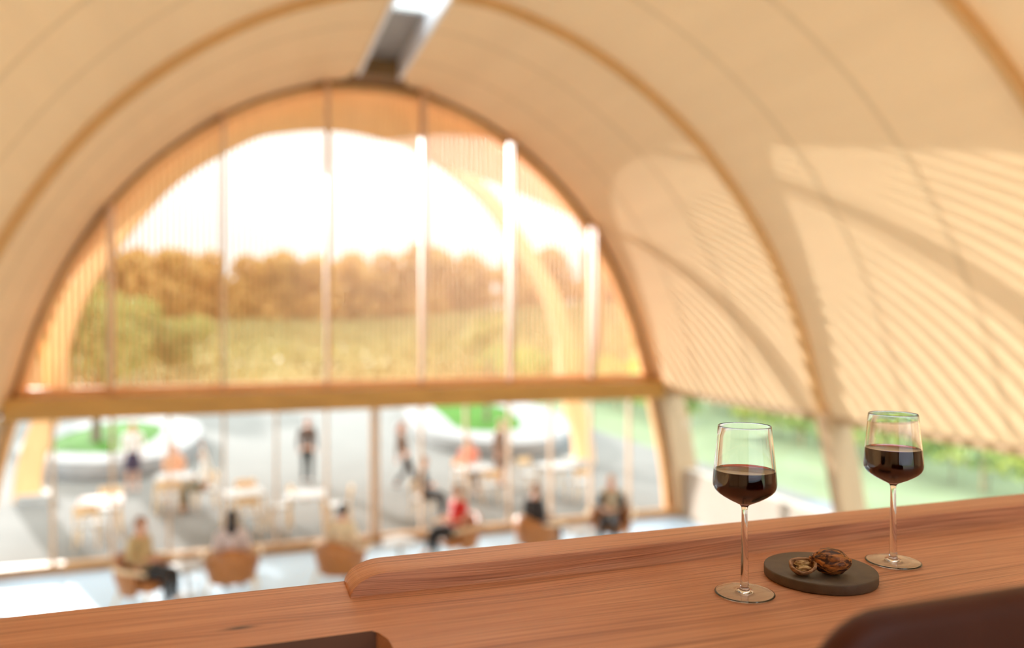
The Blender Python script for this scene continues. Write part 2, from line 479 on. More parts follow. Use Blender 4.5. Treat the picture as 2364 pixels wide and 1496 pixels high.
# low side walls and side glazing
for sgn, nm, wi in ((-1, 'wall_left', 'window_3'), (1, 'wall_right', 'window_4')):
    x0 = XC + sgn * 6.86; x1 = XC + sgn * 7.12
    MB().box2((x0, YB, 0), (x1, YF - 0.3, 1.08), bev=0.01).build(nm, 'plaster').__setitem__('kind', 'structure')
    wt = thing(wi, kind='structure')
    for y0, y1 in ((YB + .1, -3.2), (-2.9, 1.4), (1.9, 5.6), (6.1, 10.1), (10.9, YF - 0.35)) if sgn > 0 else ((YB + .1, -2.1), (-1.8, 2.9), (3.3, 7.3), (7.6, 11.6), (11.9, YF - 0.35)):
        a = XC + sgn * (hw_at(1.08) + 0.18); b = XC + sgn * (hw_at(2.9) + 0.18)
        mb = MB(); vs = [mb.bm.verts.new(p) for p in ((a, y0, 1.08), (a, y1, 1.08), (b, y1, 2.9), (b, y0, 2.9))]; mb.bm.faces.new(vs)
        mb.build('pane', 'pane', wt)
    MB().box2((XC + sgn * 6.33, YB, 2.78), (XC + sgn * 6.60, YF, 2.90)).build('head_rail', 'column_wood', wt)

# floors
tag(MB().box2((-30, YB - 0.5, -0.3), (XC + 7.3, YF + 0.15, 0.0)).build('floor', 'pale_floor'), kind='structure')
# trim the floor back to the hall
fl = bpy.data.objects['floor']
for v in fl.data.vertices:
    if v.co.x < -10: v.co.x = XC - 7.3
tag(MB().box2((XC - 6.6, YB, 2.72), (XC + 6.6, 1.16, 3.0)).build('floor', 'mezz_floor'), kind='structure')

# back wall behind the mezzanine: gable, with an unseen arched opening added to let in daylight
wb = thing('wall_back', kind='structure')
mb = MB()
pts = [(x, z) for x, z in full]
inner = []
for x, z in full:
    inner.append((XC + (x - XC) * 0.86, max(3.0, 3.0 + (z - 3.0) * 0.84) if z > 3.0 else 3.0))
rings = []
for (a, b) in zip(pts, inner):
    rings.append([Vv((a[0], YB - .15, a[1])), Vv((a[0], YB, a[1])), Vv((b[0], YB, b[1])), Vv((b[0], YB - .15, b[1]))])
mb.sweep(rings)
mb.box2((XC - 6.6, YB - .15, 0), (XC + 6.6, YB, 3.0))
mb.build('gable', 'plaster', wb)

# unseen lights added to brighten the hall: mezzanine pendants and a cove strip
mat('fill_glow', (1, 0.85, 0.65), 0.5, var=0, emit=(1.0, 0.80, 0.56, 4.5))
mat('cove_fill_glow', (1, 0.85, 0.65), 0.5, var=0, emit=(1.0, 0.80, 0.56, 46.0))
def pendant():  # pendant-shaped fill light, added out of view to brighten the interior
    t = thing('fill_pendant', 'x', 'fill light', group='added pendant fill lights over the mezzanine, unseen behind the viewer')
    mb = MB(); mb.box((0, 0, 0.03), (0.16, 2.2, 0.05), bev=.008); hs_ = mb.build('housing', 'white_metal', t, smooth=True)
    MB().box((0, 0, -0.002), (0.13, 2.14, 0.012)).build('diffuser', 'fill_glow', hs_)
    for dy in (-.9, .9): MB().tube([(0, dy, .05), (0, dy, 2.0)], .004, 6).build('wire', 'grey_metal', t)
    return t
pd = pendant()
for i, (x, y, lb) in enumerate([(0.4, -3.2, 'added pendant fill light on the left of the mezzanine, nearer the counter'), (4.2, -3.2, 'added pendant fill light on the right of the mezzanine, nearer the counter'), (0.4, -5.9, 'added pendant fill light on the left of the mezzanine, near the back gable'), (4.2, -5.9, 'added pendant fill light on the right of the mezzanine, near the back gable')]):
    o = pd if i == 0 else dup(pd)
    o.location = (x, y, 6.2); o['label'] = lb
cv = thing('cove_fill', 'added warm fill strip, unseen along the hall side of the mezzanine edge', 'fill light', (XC, 1.2, 2.72))  # fill strip added to light the vault, hidden by the counter
MB().box((0, .0, -.03), (12.2, .10, .06)).build('housing', 'white_metal', cv)
MB().box((0, .058, .0), (12.0, .012, .09)).build('diffuser', 'cove_fill_glow', cv)

# ------------------------------------------------------------------ the facade
w1 = thing('window_1', kind='structure')      # lower, clear glazing
w2 = thing('window_2', kind='structure')      # upper, arched glazing
tb = thing('trim_6', kind='structure')
band(full, YF + 0.02, 0, 0.11, 0.055, 0.03).build('arch_gasket', 'bronze', tb)
band(full, YF + 0.20, 0, 0.16, 0.16, 0.04).build('arch_frame', 'larch', tb)
for sgn in (-1, 1):
    zz = [0.0, 0.6, 1.2, 1.8, 2.3, 2.75]
    o_ = [(XC + sgn * (hw_at(z) - 0.05), z) for z in zz] + [(XC + sgn * (hw_at(z) + 0.50), z) for z in zz[::-1]]
    MB().prism(o_, 'y', YF - 0.28, YF + 0.12).build('corner_column', 'column_wood', tb)
hb = hw_at(2.9) - 0.02
tag(MB().box2((XC - hb, YF - 0.45, 2.70), (XC + hb, YF + 0.05, 3.08), bev=0.015).build('trim_7', 'beam_wood'), kind='structure')
MB().box2((XC - hb + .05, YF + 0.05, 2.95), (XC + hb - .05, YF + 0.35, 3.2)).build('upper_sill', 'larch', w2)
# fins
FX = [XC + (i - 2.5) * 1.87 for i in range(6)]
for x in FX:
    # height to the arch
    ztop_f = 0
    for p in half:
        if p.x >= abs(x - XC): ztop_f = p.y
    z0 = 3.08; o_ = [(YF - 0.02, z0), (YF - 0.02, ztop_f)]
    prof = [(0.42, 1.0), (0.42, 0.62), (0.41, 0.40), (0.38, 0.26), (0.32, 0.14), (0.24, 0.05), (0.15, 0.0)]
    H = min(ztop_f - z0, 4.6)
    top = [(YF - 0.25, ztop_f), (YF - 0.40, ztop_f - 0.22)]
    front = [(YF - d, z0 + H * q) for d, q in prof[1:]]
    MB().prism(o_ + top + front, 'x', x - 0.035, x + 0.035).build('mullion_fin', 'fin_wood', w2, smooth=False)
# upper glass: one pane per bay
edges = [XC - 5.9] + FX + [XC + 5.9]
for a, b in zip(edges, edges[1:]):
    mb = MB(); n_ = 8; up = []
    for i in range(n_ + 1):
        x = a + (b - a) * i / n_; zt = 3.0
        for p in half:
            if p.x >= abs(x - XC): zt = max(3.0, p.y)
        up.append((x, YF + 0.0, zt))
    low = [(b, YF, 3.0), (a, YF, 3.0)]
    vs = [mb.bm.verts.new(p) for p in up + low if True]
    try: mb.bm.faces.new(vs)
    except Exception: pass
    bmesh.ops.remove_doubles(mb.bm, verts=mb.bm.verts, dist=1e-4)
    mb.build('pane', 'pane', w2)
# lower glass
LX = [XC + i * 0.935 for i in range(-6, 7)]
for x in LX:
    if abs(x - XC) < 0.01:
        for dx in (-0.06, 0.06):
            MB().box2((x + dx - .03, YF - 0.08, 0.1), (x + dx + .03, YF + 0.03, 2.72)).build('door_stile', 'fin_wood', w1)
        MB().box2((x - .015, YF - 0.03, 0.1), (x + .015, YF + 0.0, 2.72)).build('door_seal', 'bronze', w1)
    else:
        MB().box2((x - .022, YF - 0.10, 0.1), (x + .022, YF + 0.03, 2.72)).build('mullion', 'fin_wood', w1)
MB().box2((XC - 6.76, YF - 0.16, 0.0), (XC + 6.76, YF + 0.06, 0.16)).build('sill', 'sill_wood', w1)
ex = [XC - 6.5] + LX + [XC + 6.5]
for a, b in zip(ex, ex[1:]):
    mb = MB(); vs = [mb.bm.verts.new(p) for p in ((a, YF, 0.16), (b, YF, 0.16), (b, YF, 2.7), (a, YF, 2.7))]; mb.bm.faces.new(vs)
    mb.build('pane', 'pane', w1)

# slatted screen outside the upper glass
mb = MB(); sp = 0.105; x = XC - 5.85
while x < XC + 5.86:
    zt = 3.0
    for p in half:
        if p.x >= abs(x - XC): zt = p.y
    if zt > 3.3: mb.box2((x - .021, YF + 0.35, 3.0), (x + .021, YF + 0.385, zt))
    x += sp
tag(mb.build('slat_screen', 'larch'), 'screen of thin upright larch slats outside the arched upper window', 'screen')

# ------------------------------------------------------------------ canopy outside
YC1 = 21.6
can = thing('timber_canopy', 'arched timber canopy sheltering the terrace beyond the big window', 'canopy', (XC, YF + .4, 0))
can.location = (0, 0, 0)
FR = [(-4.4, 7.1), (-3.4, 7.0), (-2.1, 6.62), (-0.65, 6.47), (0.65, 6.05), (1.79, 5.37), (2.66, 4.76), (3.39, 4.16), (4.04, 3.38), (4.82, 2.12), (5.05, 1.3), (5.18, 0.5), (5.2, 0.0)]
fr = [(p.x, p.y + EYE) for p in catmull([(b, a, 0) for a, b in FR], 6)]
fP = [(XC - .05 - a, z) for a, z in fr] + [(XC - .05 + a, z) for a, z in fr[::-1][1:]]
# front arch: a deep rib that lands on both columns
N = normals2d(fP); rings = []
for p, nn in zip(fP, N):
    th = 0.42 if p[1] > 6 else 0.42 + (6 - p[1]) * 0.02
    a = Vv((p[0] - nn.x * th, 0, p[1] - nn.y * th)); b = Vv((p[0], 0, p[1]))
    rings.append([Vv((a.x, YC1 - .15, a.z)), Vv((a.x, YC1 + .25, a.z)), Vv((b.x, YC1 + .25, b.z)), Vv((b.x, YC1 - .15, b.z))])
MB().sweep(rings).build('front_arch', 'larch', can)
# soffit: spans from the facade arch to the front arch, cut back in a rising line at the sides
def soffit():
    mb = MB(); rows = []
    nA = 48; ys = [YF + 0.42 + (YC1 - YF - 0.2) * i / 12 for i in range(13)]
    def at_z(list_, z):
        for (a, za), (b, zb) in zip(list_, list_[1:]):
            if za <= z <= zb: return a + (b - a) * (z - za) / (zb - za)
        return 0
    hf = [(p.x, p.y) for p in half]
    for yi, y in enumerate(ys):
        t = yi / 12
        ztp = (half[-1].y) * (1 - t) + fr[-1][1] * t + 0.05
        row = []
        for j in range(nA + 1):
            ang = -1 + 2 * j / nA
            zc = 6.55 + t * (8.9 - 6.55) if ang > 0 else 4.2 + t * (7.6 - 4.2)    # lower edge rises outwards
            z = zc + (ztp - zc) * (1 - abs(ang) ** 2.0)
            q0 = at_z(hf, min(z, half[-1].y - .001)); q1 = at_z(fr, min(z, fr[-1][1] - .001))
            w = q0 * (1 - t) + q1 * t + 0.12
            if abs(ang) < 1e-6: w = 0
            row.append(Vv((XC + math.copysign(w, ang), y, z)))
        rows.append(row)
    top = [[v + Vv((0, 0, 0.22)) for v in r] for r in rows]
    mb.sweep([a + b[::-1] for a, b in zip(rows, top)])
    return mb
soffit().build('soffit', 'larch', can, smooth=True)
# side struts of the two V columns and their plinths
for sgn, bx in ((-1, -4.78), (1, 9.55)):
    MB().box2((bx - .34, YC1 - .35, 0), (bx + .34, YC1 + .4, 0.22)).build('plinth', 'grey_concrete', can)
    MB().tube([(bx, YC1, 2.3), (bx - sgn * 0.15, YC1 - 1.5, 3.9), (XC + sgn * 6.0, YC1 - 3.6, 5.6), (XC + sgn * 5.35, YF + .6, 7.0)], [0.26, 0.26, 0.24, 0.2], 4).build('side_strut', 'larch', can)

# ------------------------------------------------------------------ bar counter (z of top 4.021)
CT = EYE - 0.379
ctr = thing('bar_counter', 'long reddish cedar bar counter with a rounded raised lip at the back', 'counter', (1.0, 0.95, 3.0))
xs = 0.153                                   # the counter widens here, with a rounded corner
clean = [(-2.2, 1.15), (-2.2, 0.955), (xs, 0.955), (xs + 0.002, 0.945), (xs + 0.009, 0.925), (xs + 0.016, 0.895), (xs + 0.016, 0.56), (3.4, 0.56), (3.4, 1.15)]
mb = MB()
mb.prism(clean, 'z', CT - 0.042, CT)
es = [e for e in mb.bm.edges if e.calc_length() > 0.001 and all(abs(v.co.z - CT) < 1e-5 for v in e.verts)]
ef = [e for e in es if all(v.co.y < 0.9551 and v.co.x > xs - 0.001 for v in e.verts)]
bmesh.ops.bevel(mb.bm, geom=ef, offset=0.0055, segments=5, affect='EDGES', profile=0.5)
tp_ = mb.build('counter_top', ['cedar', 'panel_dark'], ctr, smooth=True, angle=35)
for p in tp_.data.polygons:                  # shade on the narrow stretch's front edge, painted dark
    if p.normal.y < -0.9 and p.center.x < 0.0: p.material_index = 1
# lip: front face with a cove into the top, rounded left end
LH = 0.030
def lip():
    mb = MB(); y0, y1 = 1.077, 1.150; x0 = 0.138; rad = 0.052; rings = []
    xs_ = []
    # quarter-ellipse rise of the left end, then level
    for q in range(13):
        a = R(90 * q / 12); xs_.append((x0 + rad * (1 - math.cos(a)), LH * math.sin(a)))
    for x in (0.25, 0.32, 0.4, 0.5, 0.65, 0.85, 1.1, 1.5, 2.0, 2.6, 3.4): xs_.append((x, LH))
    for (x, h) in xs_:
        h = max(h, 0.0008)
        cove = 0.0 if x < 0.22 else min(1.0, (x - 0.22) / 0.35) * 0.014
        e = 0.0022 if h > 0.01 else 0.0002
        ring = [Vv((x, y1, -0.001)), Vv((x, y1, h - e)), Vv((x, y1 - e, h))]
        ring += [Vv((x, y0 + e, h)), Vv((x, y0 + e * .3, h - e * .3)), Vv((x, y0, h - e))]
        for q in range(7):
            a = R(90 * q / 6); c = min(cove, h * 0.9)
            ring.append(Vv((x, y0 - c * (1 - math.cos(a)), c * (1 - math.sin(a)) + 0.0002)))
        ring.append(Vv((x, y0 - cove, -0.001)))
        rings.append([v + Vv((0, 0, CT)) for v in ring])
    mb.sweep(rings); return mb
lip().build('back_lip', 'cedar_lip', ctr, smooth=True, angle=38)
MB().box2((-2.2, 0.925, 3.0), (3.4, 0.948, CT - 0.042)).build('front_panel', 'panel_dark', ctr)
MB().box2((-2.2, 1.10, 3.0), (3.4, 1.14, CT - 0.042)).build('rear_panel', 'panel_dark', ctr)
for x in (0.6, 1.6, 2.6):
    MB().box2((x - .02, .62, CT - .10), (x + .02, .925, CT - .042)).build('bracket', 'panel_dark', ctr)
for c_ in ctr.children: c_.matrix_parent_inverse = ctr.matrix_basis.inverted()

# ------------------------------------------------------------------ wine glasses
def wine_glass(loc, label, level, group='glasses of red wine on the counter'):
    t = thing('wine_glass', label, 'wine glass', loc, 0, group)
    outer = [(0.0, 0.0010), (0.010, 0.0010), (0.022, 0.0008), (0.032, 0.0005), (0.0365, 0.0001), (0.0378, 0.0), (0.0388, 0.0001), (0.0400, 0.0006), (0.0406, 0.0016), (0.0400, 0.0026), (0.0392, 0.0029), (0.0380, 0.0030), (0.034, 0.0032), (0.028, 0.0034), (0.02, 0.0037), (0.014, 0.0040), (0.0095, 0.0044), (0.0068, 0.0062), (0.0058, 0.010),
             (0.0054, 0.018), (0.0050, 0.045), (0.0045, 0.08), (0.0041, 0.108), (0.0040, 0.1165), (0.0046, 0.1205), (0.0070, 0.1235), (0.0125, 0.1262), (0.0220, 0.1307), (0.0310, 0.1360), (0.0370, 0.1405), (0.0408, 0.1450), (0.0428, 0.1500), (0.0431, 0.1545), (0.0428, 0.1600), (0.0412, 0.178), (0.0390, 0.200), (0.0371, 0.219), (0.0360, 0.2315), (0.0358, 0.2325), (0.0353, 0.2330)]
    inner = [(0.0348, 0.2325), (0.0348, 0.2315), (0.0359, 0.219), (0.0378, 0.200), (0.0400, 0.178), (0.0416, 0.1600), (0.0418, 0.1545), (0.0414, 0.1510), (0.0396, 0.1466), (0.0358, 0.1424), (0.0300, 0.1381), (0.0215, 0.1333), (0.0125, 0.1293), (0.0055, 0.1272), (0.0, 0.1268)]
    MB().lathe(outer + inner, 96).build('glass_body', 'crystal', t, smooth=True, angle=60)
    iz = inner[::-1]
    w = [(r + (0.00035 if r > 0 else 0), z - 0.00025) for r, z in iz if z < level]
    # meet the inner wall at the level
    for (a, b) in zip(iz, iz[1:]):
        if a[1] < level <= b[1]:
            q = (level - a[1]) / (b[1] - a[1]); rw = a[0] + (b[0] - a[0]) * q
    w += [(rw + 0.00035 - 0.0001, level + 0.0026), (rw - 0.0003, level + 0.0024), (rw - 0.0012, level + 0.0012), (rw - 0.0026, level + 0.0003), (rw - 0.004, level), (0, level)]
    MB().lathe(w, 96).build('wine', 'red_wine', t, smooth=True, angle=60)
    return t
ca, sa = math.cos(R(19)), math.sin(R(19))
def cam2w(r, d): return (r * ca + d * sa, d * ca - r * sa)
g1 = cam2w((1719 - 1182) / 1797 * 1.079, 1.079)
g2 = cam2w((2061 - 1182) / 1797 * 1.220, 1.220)
wine_glass((0.656, 0.915, CT + 0.0006), 'stemmed glass of red wine in front, left of the dark stone disc', 0.1695)
wine_glass((0.961, 0.958, CT + 0.0006), 'stemmed glass of red wine behind the dark disc, nearer the right edge', 0.1765)
print('glass', g1, g2)

# ------------------------------------------------------------------ slate disc with walnuts
sx, sy = cam2w((1893 - 1182) / 1797 * 1.147, 1.147)
DISC_T = 0.0150
disc = thing('serving_disc', 'round dark brown stone serving disc under two walnuts', 'serving plate', (sx, sy, CT + 0.0003))
MB().lathe([(0, 0), (0.0765, 0), (0.0782, 0.001), (0.0788, 0.003), (0.0788, DISC_T - .0022), (0.0782, DISC_T - .0006), (0.077, DISC_T), (0.05, DISC_T), (0.025, DISC_T), (0, DISC_T)], 96).build('disc', 'slate', disc, smooth=True, angle=50)
def walnut_pts(nu, nv, f):
    return [[f(2 * math.pi * i / nu, math.pi * j / nv) for i in range(nu)] for j in range(nv + 1)]
from mathutils import noise as mnoise
def walnut_surface(th, ph, a=0.0250, b=0.0185, seam=True):
    # long axis x; ph from pole to pole, th around
    x = math.cos(ph); s_ = math.sin(ph) ** 0.9
    y = s_ * math.cos(th); z = s_ * math.sin(th)
    p = Vv((x * a, y * b, z * b))
    d = Vv((x, y, z))
    q = 1 + 0.075 * mnoise.noise(Vv((x * 2.2, y * 4.5, z * 4.5))) + 0.035 * mnoise.noise(Vv((x * 5, y * 11, z * 11)))
    if seam:
        g = math.exp(-((z - 0.18) / 0.10) ** 2); q += 0.075 * g; q -= 0.05 * math.exp(-((z - 0.18) / 0.025) ** 2)
    tip = max(0, abs(x) - 0.86) * 0.9
    p = p * q; p.x += math.copysign(tip * a, x)
    return p
def cam_xy(px, py, z):
    d = (EYE - z) / ((py - 740) / 1797); return cam2w((px - 1182) / 1797 * d, d)
wx, wy = cam_xy(1929, 1331, CT + DISC_T)
wx += 0.0; wy += 0.010
nut = thing('walnut', 'whole walnut in its brown wrinkled shell on the dark disc', 'walnut', (wx, wy, CT + DISC_T))
mb = MB(); rings = []
nv, nu = 48, 72
L_ = []
for j in range(nv + 1):
    L_.append([mb.bm.verts.new(walnut_surface(2 * math.pi * i / nu, math.pi * (0.001 + 0.998 * j / nv)) ) for i in range(nu)])
for j in range(nv):
    for i in range(nu): mb.bm.faces.new([L_[j][i], L_[j + 1][i], L_[j + 1][(i + 1) % nu], L_[j][(i + 1) % nu]])
mb.bm.faces.new(L_[0][::-1]); mb.bm.faces.new(L_[-1])
sh = mb.build('shell', 'walnut_shell', nut, smooth=True, angle=180)
sh.rotation_euler = (R(-22), R(3), R(-24)); sh.location = (0, 0, 0.0188)
hx, hy = cam_xy(1860, 1331, CT + DISC_T)
hx += 0.0; hy += 0.006
hnut = thing('walnut_half', 'open walnut half with pale kernel, left of the whole walnut', 'walnut', (hx, hy, CT + DISC_T))
def half_shell(rad, inn):
    mb = MB(); L_ = []
    n1 = 56; n2 = 14
    for j in range(n2 + 1):
        a = R(90 * j / n2)                    # 0 = bottom, 90 = rim
        L_.append([Vv((rad * 1.12 * math.sin(a) * math.cos(2 * math.pi * i / n1), rad * 0.93 * math.sin(a) * math.sin(2 * math.pi * i / n1), -rad * 0.98 * math.cos(a))) for i in range(n1)])
    out = [[v * (1 + 0.10 * mnoise.noise(v * 130)) for v in r] for r in L_]
    inr = [[Vv((v.x * inn, v.y * inn, v.z * inn - 0.0)) for v in r] for r in L_[::-1]]
    # heart shaped rim: dips at the ends
    allr = [[Vv((v.x, v.y, v.z + (0.0018 * math.cos(2 * math.atan2(v.y, v.x)) if j > n2 - 3 else 0))) for v in r] for j, r in enumerate(out)] + [[Vv((v.x, v.y, v.z + (0.0018 * math.cos(2 * math.atan2(v.y, v.x)) if j < 3 else 0))) for v in r] for j, r in enumerate(inr)]
    mb.sweep(allr, caps=False); bmesh.ops.remove_doubles(mb.bm, verts=mb.bm.verts, dist=1e-5); return mb
hs = half_shell(0.0168, 0.84).build('shell', 'walnut_rim', hnut, smooth=True, angle=180)
hs.rotation_euler = (R(26), R(-4), R(-30)); hs.location = (0, 0, 0.0162)
for sgn in (-1, 1):
    mb = MB(); bmesh.ops.create_icosphere(mb.bm, subdivisions=4, radius=1)
    for v in mb.bm.verts:
        q = 1 + 0.28 * mnoise.noise(v.co * 2.3 + Vv((sgn * 3, 0, 0))) + 0.12 * mnoise.noise(v.co * 6)
        v.co = Vv((v.co.x * 0.0105 * q, v.co.y * 0.0046 * q + sgn * 0.0052, v.co.z * 0.0042 * q - 0.004))
    ke = mb.build('kernel', 'kernel', hs, smooth=True, angle=180)

# ------------------------------------------------------------------ bar stool
st = thing('bar_stool', 'dark brown leather bar stool with rounded back, in front of the counter', 'bar stool', (0.66, 0.56, 3.0))
def backrest():
    mb = MB(); w, h, thk, rc = 0.47, 0.36, 0.030, 0.075
    # rounded rectangle outline
    out = []
    for cx, cz, a0 in ((w / 2 - rc, h - rc, 0), (-w / 2 + rc, h - rc, 90), (-w / 2 + rc * .8, rc * .8, 180), (w / 2 - rc * .8, rc * .8, 270)):
        r_ = rc if cz > h / 2 else rc * .8
        for q in range(9):
            a = R(a0 + 90 * q / 8); out.append((cx + r_ * math.cos(a), cz + r_ * math.sin(a)))
    rings = []
    for off, sc in ((-thk / 2, 0.93), (-thk / 2 * .92, 0.965), (-thk / 2 * .6, 0.99), (0, 1.0), (thk / 2 * .6, 0.99), (thk / 2 * .92, 0.965), (thk / 2, 0.93)):
        ring = []
        for (x, z) in out:
            x_ = x * sc if True else x; z_ = h / 2 + (z - h / 2) * (1 - (1 - sc) * w / h)
            yb = 0.30 * x_ * x_
            ring.append(Vv((x_, off + yb, z_)))
        rings.append(ring)
    mb.sweep(rings, caps=False)
    for ring, s_ in ((rings[0], -1), (rings[-1], 1)):
        pass
    # fill both faces with shrinking loops so they follow the curve
    mb.bm.verts.ensure_lookup_table()
    n_ = len(out)
    for start, off, flip in ((0, -thk / 2, True), (6 * n_, thk / 2, False)):
        prev = [mb.bm.verts[start + i] for i in range(n_)]
        for sc in (0.8, 0.6, 0.4, 0.2):
            cur = []
            for (x, z) in out:
                x_ = x * sc; z_ = h / 2 + (z - h / 2) * sc
                cur.append(mb.bm.verts.new((x_, off * (1 + 0.15 * (1 - sc)) + 0.30 * x_ * x_, z_)))
            for i in range(n_): mb.bm.faces.new([prev[i], prev[(i + 1) % n_], cur[(i + 1) % n_], cur[i]])
            prev = cur; mb.bm.verts.ensure_lookup_table()
        mb.bm.faces.new(prev)
    return mb
bk = backrest().build('backrest', 'leather_brown', st, smooth=True, angle=180)
bk.location = (0.0, -0.065, 0.805)
mb = MB(); mb.box((0, 0.10, 0.72), (0.44, 0.40, 0.06), bev=0.028); mb.build('seat', 'leather_brown', st, smooth=True)
MB().box((0, -0.05, 0.78), (0.10, 0.012, 0.20)).build('back_support', 'dark_base', st)
for sx_ in (-1, 1):
    for sy_ in (-1, 1):
        MB().tube([(sx_ * .16, .10 + sy_ * .13, .69), (sx_ * .20, .10 + sy_ * .16, 0.0)], [.013, .010], 10).build('leg', 'dark_base', st, smooth=True)
mb = MB()
for sy_ in (-1, 1): mb.tube([(-.187, .10 + sy_ * .152, .26), (.187, .10 + sy_ * .152, .26)], .008, 8)
for sx_ in (-1, 1): mb.tube([(sx_ * .187, -.052, .26), (sx_ * .187, .252, .26)], .008, 8)
mb.build('footrest', 'dark_base', st, smooth=True)

# ------------------------------------------------------------------ grounds
def terrain_z(x, y):
    z = 0.0
    if y > 56: z += 4.6 * min(1, (y - 56) / 105) ** 1.2
    if x > 22: z += 3.4 * min(1, (x - 22) / 40)
    return z
mb = MB(); gx = [-260, -160, -100, -70, -50, -38, -30] + [-26 + 4 * i for i in range(24)] + [80, 110, 160, 260]
gy = [-60, -30, -12] + [0 + 4 * i for i in range(42)] + [190, 230, 300, 420]
gv = [[mb.bm.verts.new((x, y, terrain_z(x, y) - 0.05)) for x in gx] for y in gy]
for j in range(len(gy) - 1):
    for i in range(len(gx) - 1): mb.bm.faces.new([gv[j][i], gv[j][i + 1], gv[j + 1][i + 1], gv[j + 1][i]])
ter = mb.build('meadow_ground', ['meadow', 'field'], smooth=True, angle=180)
for p in ter.data.polygons:
    c_ = p.center
    p.material_index = 1 if c_.y > 54 else 0
tag(ter, kind='structure')
tag(MB().box2((-26, YF + 0.15, -0.25), (13.4, 52, 0.0)).build('terrace', 'paving'), kind='structure')
tag(MB().box2((XC + 7.35, -8, -0.25), (13.4, YF + 0.15, -0.01)).build('path', 'asphalt'), kind='structure')
tag(MB().box2((-26, YB - 1, -0.25), (XC - 7.35, YF + 0.15, -0.01)).build('path', 'asphalt'), kind='structure')

def planter(outer, inner, label, h=0.54, lawn_h=0.52):
    cx = sum(p[0] for p in outer) / len(outer); cy = sum(p[1] for p in outer) / len(outer)
    t = thing('planter', label, 'planter', (cx, cy, 0), group='white rimmed planters on the terrace')
    def sm(P):
        P = [Vv((x - cx, y - cy, 0)) for x, y in P]; n = len(P); out = []
        for i in range(n):
            a, b, c, d = P[i - 1], P[i], P[(i + 1) % n], P[(i + 2) % n]
            for k in range(8):
                s = k / 8
                out.append(0.5 * ((2 * b) + (c - a) * s + (2 * a - 5 * b + 4 * c - d) * s * s + (3 * b - a - 3 * c + d) * s ** 3))
        return out
    O, I = sm(outer), sm(inner)
    mb = MB()
    mb.sweep([[v * 0.985 + Vv((0, 0, 0.0)) for v in O], [v * 0.985 + Vv((0, 0, 0.10)) for v in O], [v + Vv((0, 0, 0.14)) for v in O], [v + Vv((0, 0, h - .03)) for v in O], [v * 0.995 + Vv((0, 0, h)) for v in O], [v + Vv((0, 0, h)) for v in I], [v + Vv((0, 0, h - .15)) for v in I]], caps=False)
    mb.build('rim', 'concrete', t, smooth=True, angle=40)
    mb = MB(); c0 = sum(I, Vv()) / len(I)
    ctrv = mb.bm.verts.new(c0 + Vv((0, 0, lawn_h + 0.12)))
    mid = [mb.bm.verts.new(c0 + (v - c0) * 0.6 + Vv((0, 0, lawn_h + 0.08))) for v in I]
    rim = [mb.bm.verts.new(v * 1.001 + Vv((0, 0, lawn_h - .02))) for v in I]
    n_ = len(I)
    for i in range(n_):
        mb.bm.faces.new([rim[i], rim[(i + 1) % n_], mid[(i + 1) % n_], mid[i]]); mb.bm.faces.new([mid[i], mid[(i + 1) % n_], ctrv])
    mb.build('lawn', 'lawn', t, smooth=True, angle=180)
    return t
def gp(px, py, z):                            # a point of the survey sheet, as ground coordinates
    d = (EYE - z) / ((py - 740) / 1797); x, y = cam2w((px - 1182) / 1797 * d, d); return (round(x, 2), round(y, 2))
PL_OUT = [(-6.5, 27.0), (-5.1, 24.5), (-3.2, 23.6), (-1.9, 24.9), (-1.4, 28.5), (-1.9, 32.6), (-4.2, 35.0), (-6.6, 32.0)]
PL_IN = [(-5.9, 26.9), (-4.8, 25.7), (-3.6, 25.4), (-2.9, 26.9), (-2.7, 29.2), (-3.0, 31.6), (-4.4, 33.0), (-5.6, 30.6)]
planter(PL_OUT, PL_IN, 'white rimmed planter with bright green lawn, left side of the terrace')
PR_OUT = [(6.1, 29.5), (6.4, 25.2), (7.9, 23.2), (9.8, 23.8), (11.6, 27.0), (12.6, 33.0), (11.0, 38.5), (7.6, 37.5)]
PR_IN = [(7.5, 29.6), (7.3, 26.9), (8.2, 25.9), (9.3, 26.3), (10.2, 28.8), (10.9, 33.0), (10.1, 36.4), (8.3, 35.6)]
planter(PR_OUT, PR_IN, 'white rimmed planter with bright green lawn, right side of the terrace')

# ------------------------------------------------------------------ plants
def leaf_cloud(n, fn, size, seed=1, lean=0.0):
    rnd = random.Random(seed); vs = []; fs = []
    for i in range(n):
        c, nrm = fn(rnd)
        d = Vv((rnd.gauss(0, 1), rnd.gauss(0, 1), rnd.gauss(0, 1)))
        nn = (nrm * 0.6 + d * 0.5).normalized(); u = nn.orthogonal().normalized()
        u = (Quaternion(nn, rnd.uniform(0, 6.28)) @ u); v = nn.cross(u); s = size * rnd.uniform(0.6, 1.3)
        k = len(vs)
        vs += [c + u * s, c + v * s * .55, c - u * s * 0.9 - nn * s * .15, c - v * s * .55]
        fs.append((k, k + 1, k + 2, k + 3))
    me = bpy.data.meshes.new('leaves'); me.from_pydata(vs, [], fs); me.update(); return me
def put(me, name, m_, parent=None, loc=(0, 0, 0)):
    me.materials.clear(); me.materials.append(MATS[m_])
    o = bpy.data.objects.new(name, me); col.objects.link(o); o.location = loc
    if parent: o.parent = parent
    return o
def blob_fn(lobes):
    def f(rnd):
        lx, ly, lz, rx, rz_ = rnd.choice(lobes)
        d = Vv((rnd.gauss(0, 1), rnd.gauss(0, 1), rnd.gauss(0, 1))).normalized(); q = rnd.uniform(0.55, 1.0) ** 0.5
        return Vv((lx + d.x * rx * q, ly + d.y * rx * q, lz + d.z * rz_ * q)), d
    return f
